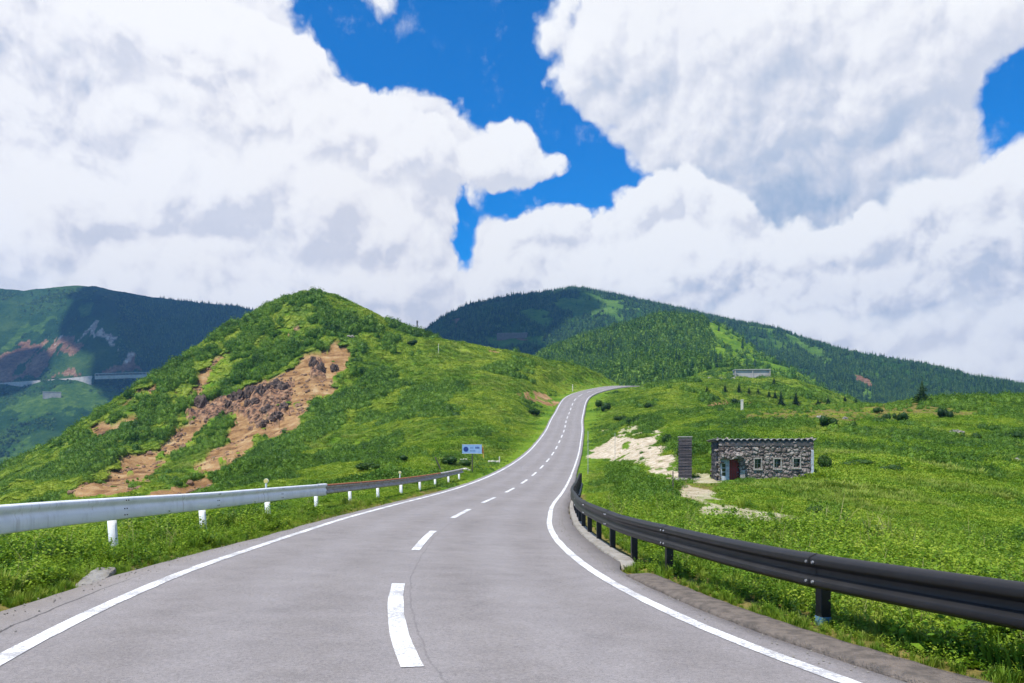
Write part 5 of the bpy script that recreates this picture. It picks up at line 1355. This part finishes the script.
# ------------------------------------------------------------------ sun, sky with clouds, air
to_sun = Vector((-.27, -.33, .905)).normalized()
sun = bpy.data.lights.new('sun', 'SUN'); sun.energy = 5.0; sun.angle = R(.5); sun.color = (1.0, .955, .88)
so = bpy.data.objects.new('sun', sun); COL.objects.link(so); so.location = (0, 0, 400)
so.rotation_euler = to_sun.to_track_quat('Z', 'Y').to_euler()
wd_ = bpy.data.worlds.new('World'); scene.world = wd_; wd_.use_nodes = True
nt = wd_.node_tree; nt.nodes.clear(); g = G(nt)
sky = g.node('ShaderNodeTexSky', sky_type='NISHITA', sun_disc=False, sun_elevation=math.asin(to_sun.z), sun_rotation=math.atan2(to_sun.x, to_sun.y), altitude=1800.0, air_density=1.0, dust_density=.4, ozone_density=2.0)
dirv = g.node('ShaderNodeTexCoord').outputs['Generated']
sx = g.node('ShaderNodeSeparateXYZ', {0: dirv})
RAD = 180 / math.pi
az = g.m('MULTIPLY', g.m('ARCTAN2', sx.outputs[0], sx.outputs[1]), RAD)
el = g.m('MULTIPLY', g.m('ARCSINE', sx.outputs[2]), RAD)
P0 = g.node('ShaderNodeCombineXYZ', {0: az, 1: el, 2: 0.0}).outputs[0]
def AE(px, py):
    a = math.atan((px - CX) / F_PX); return math.degrees(a), math.degrees(math.atan((YH - py) / F_PX * math.cos(a)))
def cloud_noise(vec, scale, detail, rough, dist=0.0): return g.noise(vec, scale, detail, rough, dist, noise_dimensions='2D')
def offset(v, dx, dy, dz=0.0): return g.vm('ADD', v, (dx, dy, dz))
# a gentle warp so that no outline is an ellipse
wn = g.node('ShaderNodeTexNoise', {'Vector': P0, 'Scale': .16, 'Detail': 3.0, 'Roughness': .5}, noise_dimensions='2D')
PW = g.vm('ADD', P0, g.vm('SCALE', g.vm('SUBTRACT', wn.outputs['Color'], (.5, .5, .5)), 3.0))
def ell(v, px, py, rx, ry, rot=0):
    """signed distance (degrees, roughly) to an elliptical patch of sky"""
    a, e = AE(px, py); q = math.degrees(1 / F_PX)
    mp = g.node('ShaderNodeMapping', {'Vector': v, 'Location': (a, e, 0), 'Rotation': (0, 0, R(rot)), 'Scale': (rx * q, ry * q, 1)}, vector_type='TEXTURE')
    d = g.vm('LENGTH', mp.outputs[0])
    return g.m('MULTIPLY', g.m('SUBTRACT', d, 1.0), min(rx, ry) * q)
def smin(a, b, k=.8): return g.node('ShaderNodeMath', {0: a, 1: b, 2: k}, operation='SMOOTH_MIN').outputs[0]
def smax(a, b, k=.8): return g.node('ShaderNodeMath', {0: a, 1: b, 2: k}, operation='SMOOTH_MAX').outputs[0]
GAPS = [(445, 20, 120, 62, 0), (350, -25, 75, 52, 0), (515, 85, 75, 50, -20), (575, 125, 60, 52, -35), (590, 172, 58, 34, 20), (535, 190, 62, 22, 0), (460, 212, 24, 24, -25), (462, 232, 12, 16, 0), (1032, 108, 42, 46, 0)]
h = None
for gp in GAPS:
    e_ = ell(PW, *gp); h = e_ if h is None else smin(h, e_)
big = g.noise(dirv, 1.7, 3, .5)
beyond = g.m('MAXIMUM', g.ss(g.m('ABSOLUTE', az), 38, 55), g.ss(el, 33, 45))
h = g.m('MINIMUM', h, g.m('ADD', g.m('MULTIPLY', g.m('SUBTRACT', big, .54), 60.0), g.m('MULTIPLY', g.m('SUBTRACT', 1.0, beyond), 40.0)))
CL = [(497, 158, 40, 26, 8), (548, 160, 17, 8, 15), (385, 3, 8, 7, 0)]
for c in CL: h = smax(h, g.m('MULTIPLY', ell(PW, *c), -1.0), .5)
# billows: fractal noise in two independent fields, and the same fields a step towards the sun
wv = g.vm('SCALE', g.vm('SUBTRACT', wn.outputs['Color'], (.5, .5, .5)), 2.5)
def puff(v, scale, detail):
    return g.m('SUBTRACT', 1.0, g.node('ShaderNodeTexVoronoi', {'Vector': g.vm('ADD', v, wv), 'Scale': scale, 'Detail': detail, 'Roughness': .55, 'Lacunarity': 2.15, 'Smoothness': .18}, feature='SMOOTH_F1', voronoi_dimensions='2D', normalize=True).outputs['Distance'])
def billow(v): return g.m('ADD', g.m('MULTIPLY', g.m('SUBTRACT', cloud_noise(v, .16, 6, .58, .0), .5), 3.4), g.m('MULTIPLY', g.m('SUBTRACT', puff(v, .24, 3.0), .62), 3.7))
LX, LY = -.42, .80                       # which way the light comes from, in degrees of sky
B0, B1 = billow(P0), billow(offset(P0, LX, LY))
OFF = (37.0, 11.0)
PB = offset(P0, *OFF); C0, C1 = billow(PB), billow(offset(PB, LX, LY))
fine_n = cloud_noise(P0, .9, 5, .6)
QD = math.degrees(1 / F_PX)
def lobes_h(v, lobes):
    """rounded heaps: smooth union of paraboloid caps, in degrees"""
    out = None
    for (px, py, rx, ry) in lobes:
        a, e = AE(px, py)
        q = g.vm('MULTIPLY', g.vm('SUBTRACT', v, (a, e, 0)), (1 / (rx * QD), 1 / (ry * QD), 0))
        c = g.m('MULTIPLY', g.m('SUBTRACT', 1.0, g.vm('DOT_PRODUCT', q, q)), min(rx, ry) * QD * .62)
        c = g.m('MAXIMUM', c, -30.0)
        out = c if out is None else smax(out, c, .55)
    return out
PW1 = offset(PW, LX, LY)
def shade_ramp(l): return g.ramp(l, [(.10, (.35, .44, .58)), (.30, (.47, .53, .64)), (.48, (.605, .63, .70)), (.64, (.735, .74, .78)), (.80, (.84, .84, .85)), (1.0, (.89, .89, .885))])
def greys(l, patches, n):
    for (a, b, c, d, e, k) in patches:
        l = g.m('SUBTRACT', l, g.m('MULTIPLY', g.ss(g.m('ADD', ell(PW, a, b, c, d, e), g.m('MULTIPLY', n, .9)), 3.2, -3.2), k))
    return l
def bank(under_c, under_a, lobes, n0, n1, base, grad, amp=1.0, soft=.45, grey=(), fade=0.0, nz=.40):
    """one bank of cumulus laid over what lies behind it"""
    h0, h1 = lobes_h(PW, lobes), lobes_h(PW1, lobes)
    d0 = g.m('ADD', h0, g.m('MULTIPLY', n0, amp)); 
    a = g.ss(d0, -.10, soft)
    gr = g.m('ADD', g.m('MULTIPLY', g.m('SUBTRACT', h0, h1), .55 * grad), g.m('MULTIPLY', g.m('SUBTRACT', n0, n1), nz * grad))
    gr = g.m('MAXIMUM', g.m('MINIMUM', gr, .26), -.26)
    l = g.m('ADD', base, gr)
    l = g.m('ADD', l, g.m('MULTIPLY', g.ss(d0, 1.8, .0), .05))
    if fade: l = g.m('SUBTRACT', l, g.m('MULTIPLY', g.ss(d0, 1.0, 7.0), fade))
    l = greys(l, grey, n0)
    l = g.m('ADD', l, g.m('MULTIPLY', g.m('SUBTRACT', fine_n, .5), .10))
    c = g.mix(a, under_c, shade_ramp(l))
    return c, g.m('MAXIMUM', under_a, a)
# the general overcast behind, open in the gaps
dens = g.m('ADD', h, g.m('MULTIPLY', B0, .9))
alpha = g.ss(dens, -.1, .8)
wisp = g.m('MULTIPLY', g.ss(cloud_noise(P0, .34, 8, .62, .0), .58, .85), g.m('MULTIPLY', g.ss(dens, -4.0, -.5), .30))
alpha = g.m('MAXIMUM', alpha, wisp)
l0 = g.m('ADD', .62, g.m('ADD', g.m('MULTIPLY', g.m('SUBTRACT', B0, B1), .26), g.m('MULTIPLY', C0, .05)))
cc = shade_ramp(g.m('ADD', l0, g.m('MULTIPLY', g.ss(dens, 2.5, 0.0), .2)))
LEFT = [(272, 102, 70, 58), (324, 134, 58, 54), (384, 138, 48, 44), (424, 162, 48, 42), (196, 78, 88, 80), (140, 50, 115, 85), (50, 40, 110, 85), (60, 160, 130, 110), (200, 180, 150, 110), (330, 215, 120, 85), (380, 200, 55, 36), (365, 276, 90, 60), (100, 260, 160, 70), (500, 156, 34, 28), (525, 160, 24, 15), (550, 160, 13, 9), (480, 168, 26, 20)]
RIGHT = [(565, 22, 32, 38), (610, 42, 62, 60), (660, 62, 80, 82), (592, 72, 36, 26), (636, 102, 30, 30), (704, 150, 42, 50), (760, 80, 140, 120), (860, 80, 95, 100), (908, 95, 54, 62), (990, 14, 66, 34), (880, 172, 88, 72), (800, 175, 130, 85), (700, 185, 55, 55)]
MIDB = [(510, 252, 22, 24), (534, 232, 28, 26), (565, 234, 34, 30), (600, 238, 36, 30), (634, 216, 30, 28), (664, 200, 28, 28), (690, 202, 28, 30), (722, 230, 36, 32), (770, 252, 50, 34), (830, 252, 50, 30), (866, 240, 32, 24), (560, 285, 95, 52), (680, 275, 110, 60), (800, 305, 120, 50)]
FARR = [(900, 240, 36, 26), (940, 217, 40, 36), (985, 198, 42, 36), (1026, 184, 42, 42), (980, 255, 95, 52), (1040, 265, 80, 60)]
FRONTL = [(10, 245, 85, 52), (95, 215, 60, 48), (160, 188, 48, 46), (212, 200, 48, 44), (268, 182, 42, 40), (322, 216, 54, 48), (378, 238, 52, 42), (410, 250, 34, 32), (440, 268, 20, 18), (180, 275, 165, 55), (380, 292, 115, 45)]
UPL = [(120, 45, 60, 40), (200, 50, 70, 44), (175, 110, 60, 44), (250, 110, 60, 42), (330, 140, 56, 40), (400, 165, 48, 34)]
LOW = [(55, 284, 62, 20), (130, 296, 80, 22), (255, 304, 70, 24), (880, 338, 50, 20), (950, 332, 58, 24), (1015, 322, 50, 24), (985, 362, 90, 30), (745, 318, 50, 16), (815, 330, 60, 20), (620, 290, 60, 16)]
cc, alpha = bank(cc, alpha, RIGHT, B0, B1, .76, 1.0, .9, .9, [(700, 50, 110, 58, -10, .24), (775, 195, 120, 42, 5, .32), (880, 30, 70, 40, 0, .08), (690, 235, 70, 34, 0, .16), (900, 190, 80, 40, 0, .12)], 0.0, .22)
cc, alpha = bank(cc, alpha, LEFT, C0, C1, .785, 1.0, .8, .45, [(50, 68, 100, 46, -6, .24)], 0.0, .32)
cc, alpha = bank(cc, alpha, UPL, B0, B1, .80, .95, 1.0, 1.8)
cc, alpha = bank(cc, alpha, FARR, C0, C1, .75, 1.0, .8, .8, [(985, 262, 100, 30, 0, .18)])
cc, alpha = bank(cc, alpha, FRONTL, C0, C1, .785, 1.05, .9, 1.5, [(240, 290, 170, 26, 0, .10)], 0.0, .32)
cc, alpha = bank(cc, alpha, MIDB, B0, B1, .80, 1.0, .75, .5, [(905, 295, 130, 30, 0, .30), (570, 285, 120, 22, 0, .14), (780, 300, 110, 22, 0, .16)])
cc, alpha = bank(cc, alpha, LOW, C0, C1, .74, .9, .8, 1.2)
warm = g.mix(g.ss(az, 5, -12), cc, g.mix(1.0, cc, (1.01, 1.0, 1.0), 'MULTIPLY'))
lowair = g.m('MULTIPLY', g.ss(el, 14, 0), .25)
warm = g.mix(lowair, warm, (.70, .73, .80))
blue = g.mix(1.0, sky.outputs[0], (.0, .89, 1.66), 'MULTIPLY')
blue = g.mix(g.ss(el, 26, 6), blue, g.mix(1.0, blue, (1.0, 1.12, 1.05), 'MULTIPLY'))
ten = g.mix(1.0, warm, (10.0, 10.0, 10.0), 'MULTIPLY')
skyc = g.mix(alpha, blue, ten)
skyc = g.mix(g.ss(el, -.5, -6), skyc, (1.2, 1.6, 1.9))
bg = g.node('ShaderNodeBackground', {'Color': skyc, 'Strength': .1})
ow = g.node('ShaderNodeOutputWorld'); nt.links.new(bg.outputs[0], ow.inputs['Surface'])
wd_.cycles.sampling_method = 'NONE'
# cumulus meshes added out of view, high left and overhead, to shade the far mountains
mcl, g = material('cloud_white'); tr_ = g.node('ShaderNodeBsdfTranslucent', {'Color': (.9, .9, .92, 1)}); df_ = g.node('ShaderNodeBsdfDiffuse', {'Color': (.9, .9, .92, 1)})
g.l.new(g.node('ShaderNodeMixShader', {0: .25, 1: df_.outputs[0], 2: tr_.outputs[0]}).outputs[0], g.out.inputs['Surface'])
def shade_cloud(target, size, alt, seed):
    t = (alt - target[2]) / to_sun.z; c = Vector(target) + to_sun * t
    r = np.random.default_rng(seed); bm = bmesh.new()
    for k in range(26):
        p = r.normal(0, .36, 3); q = r.uniform(.16, .34)
        bmesh.ops.create_icosphere(bm, subdivisions=3, radius=q, matrix=Matrix.Translation((p[0], p[1], abs(p[2]) * .5)))
    P = np.array([v.co for v in bm.verts]); n_ = 1 + .10 * fbm(P[:, 0] * 9 + P[:, 2] * 5, P[:, 1] * 9 - P[:, 2] * 4, 4, seed)
    for v, k in zip(bm.verts, n_): v.co = Vector((v.co.x * size[0] * k, v.co.y * size[1] * k, max(v.co.z, -.05) * size[2] * k))
    me = bpy.data.meshes.new('shade_cloud'); bm.to_mesh(me); bm.free(); me.materials.append(mcl)
    for pl in me.polygons: pl.use_smooth = True
    o = link('shade_cloud', me); o.location = c; return tag(o, kind='stuff')
if SHADE_CLOUDS:
    shade_cloud((-620, 1560, 230), (250, 420, 240), 1600, 1)
    shade_cloud((-95, 1250, 190), (240, 420, 240), 1700, 2)
if HAZE:
    hm_, g = material('haze')
    pv = g.node('ShaderNodeVolumePrincipled', {'Color': (.22, .52, 1.0, 1), 'Density': HAZE, 'Anisotropy': .35})
    g.l.new(pv.outputs[0], g.out.inputs['Volume'])
    hz_ = MB().box(-1700, 2200, -400, 2400, -260, 460).build('haze', hm_)
    tag(hz_, kind='stuff'); hz_.display_type = 'WIRE'
vs = scene.view_settings
vs.view_transform = 'Standard'; vs.look = 'None'; vs.exposure = 0.25; vs.gamma = 1.0; vs.use_curve_mapping = False
scene.display_settings.display_device = 'sRGB'
cy = scene.cycles
cy.use_denoising = True; cy.max_bounces = 6; cy.diffuse_bounces = 2; cy.glossy_bounces = 2; cy.transmission_bounces = 3; cy.volume_bounces = 0; cy.transparent_max_bounces = 4
cy.use_adaptive_sampling = True; cy.adaptive_threshold = .015; cy.adaptive_min_samples = 12; cy.caustics_reflective = False; cy.caustics_refractive = False
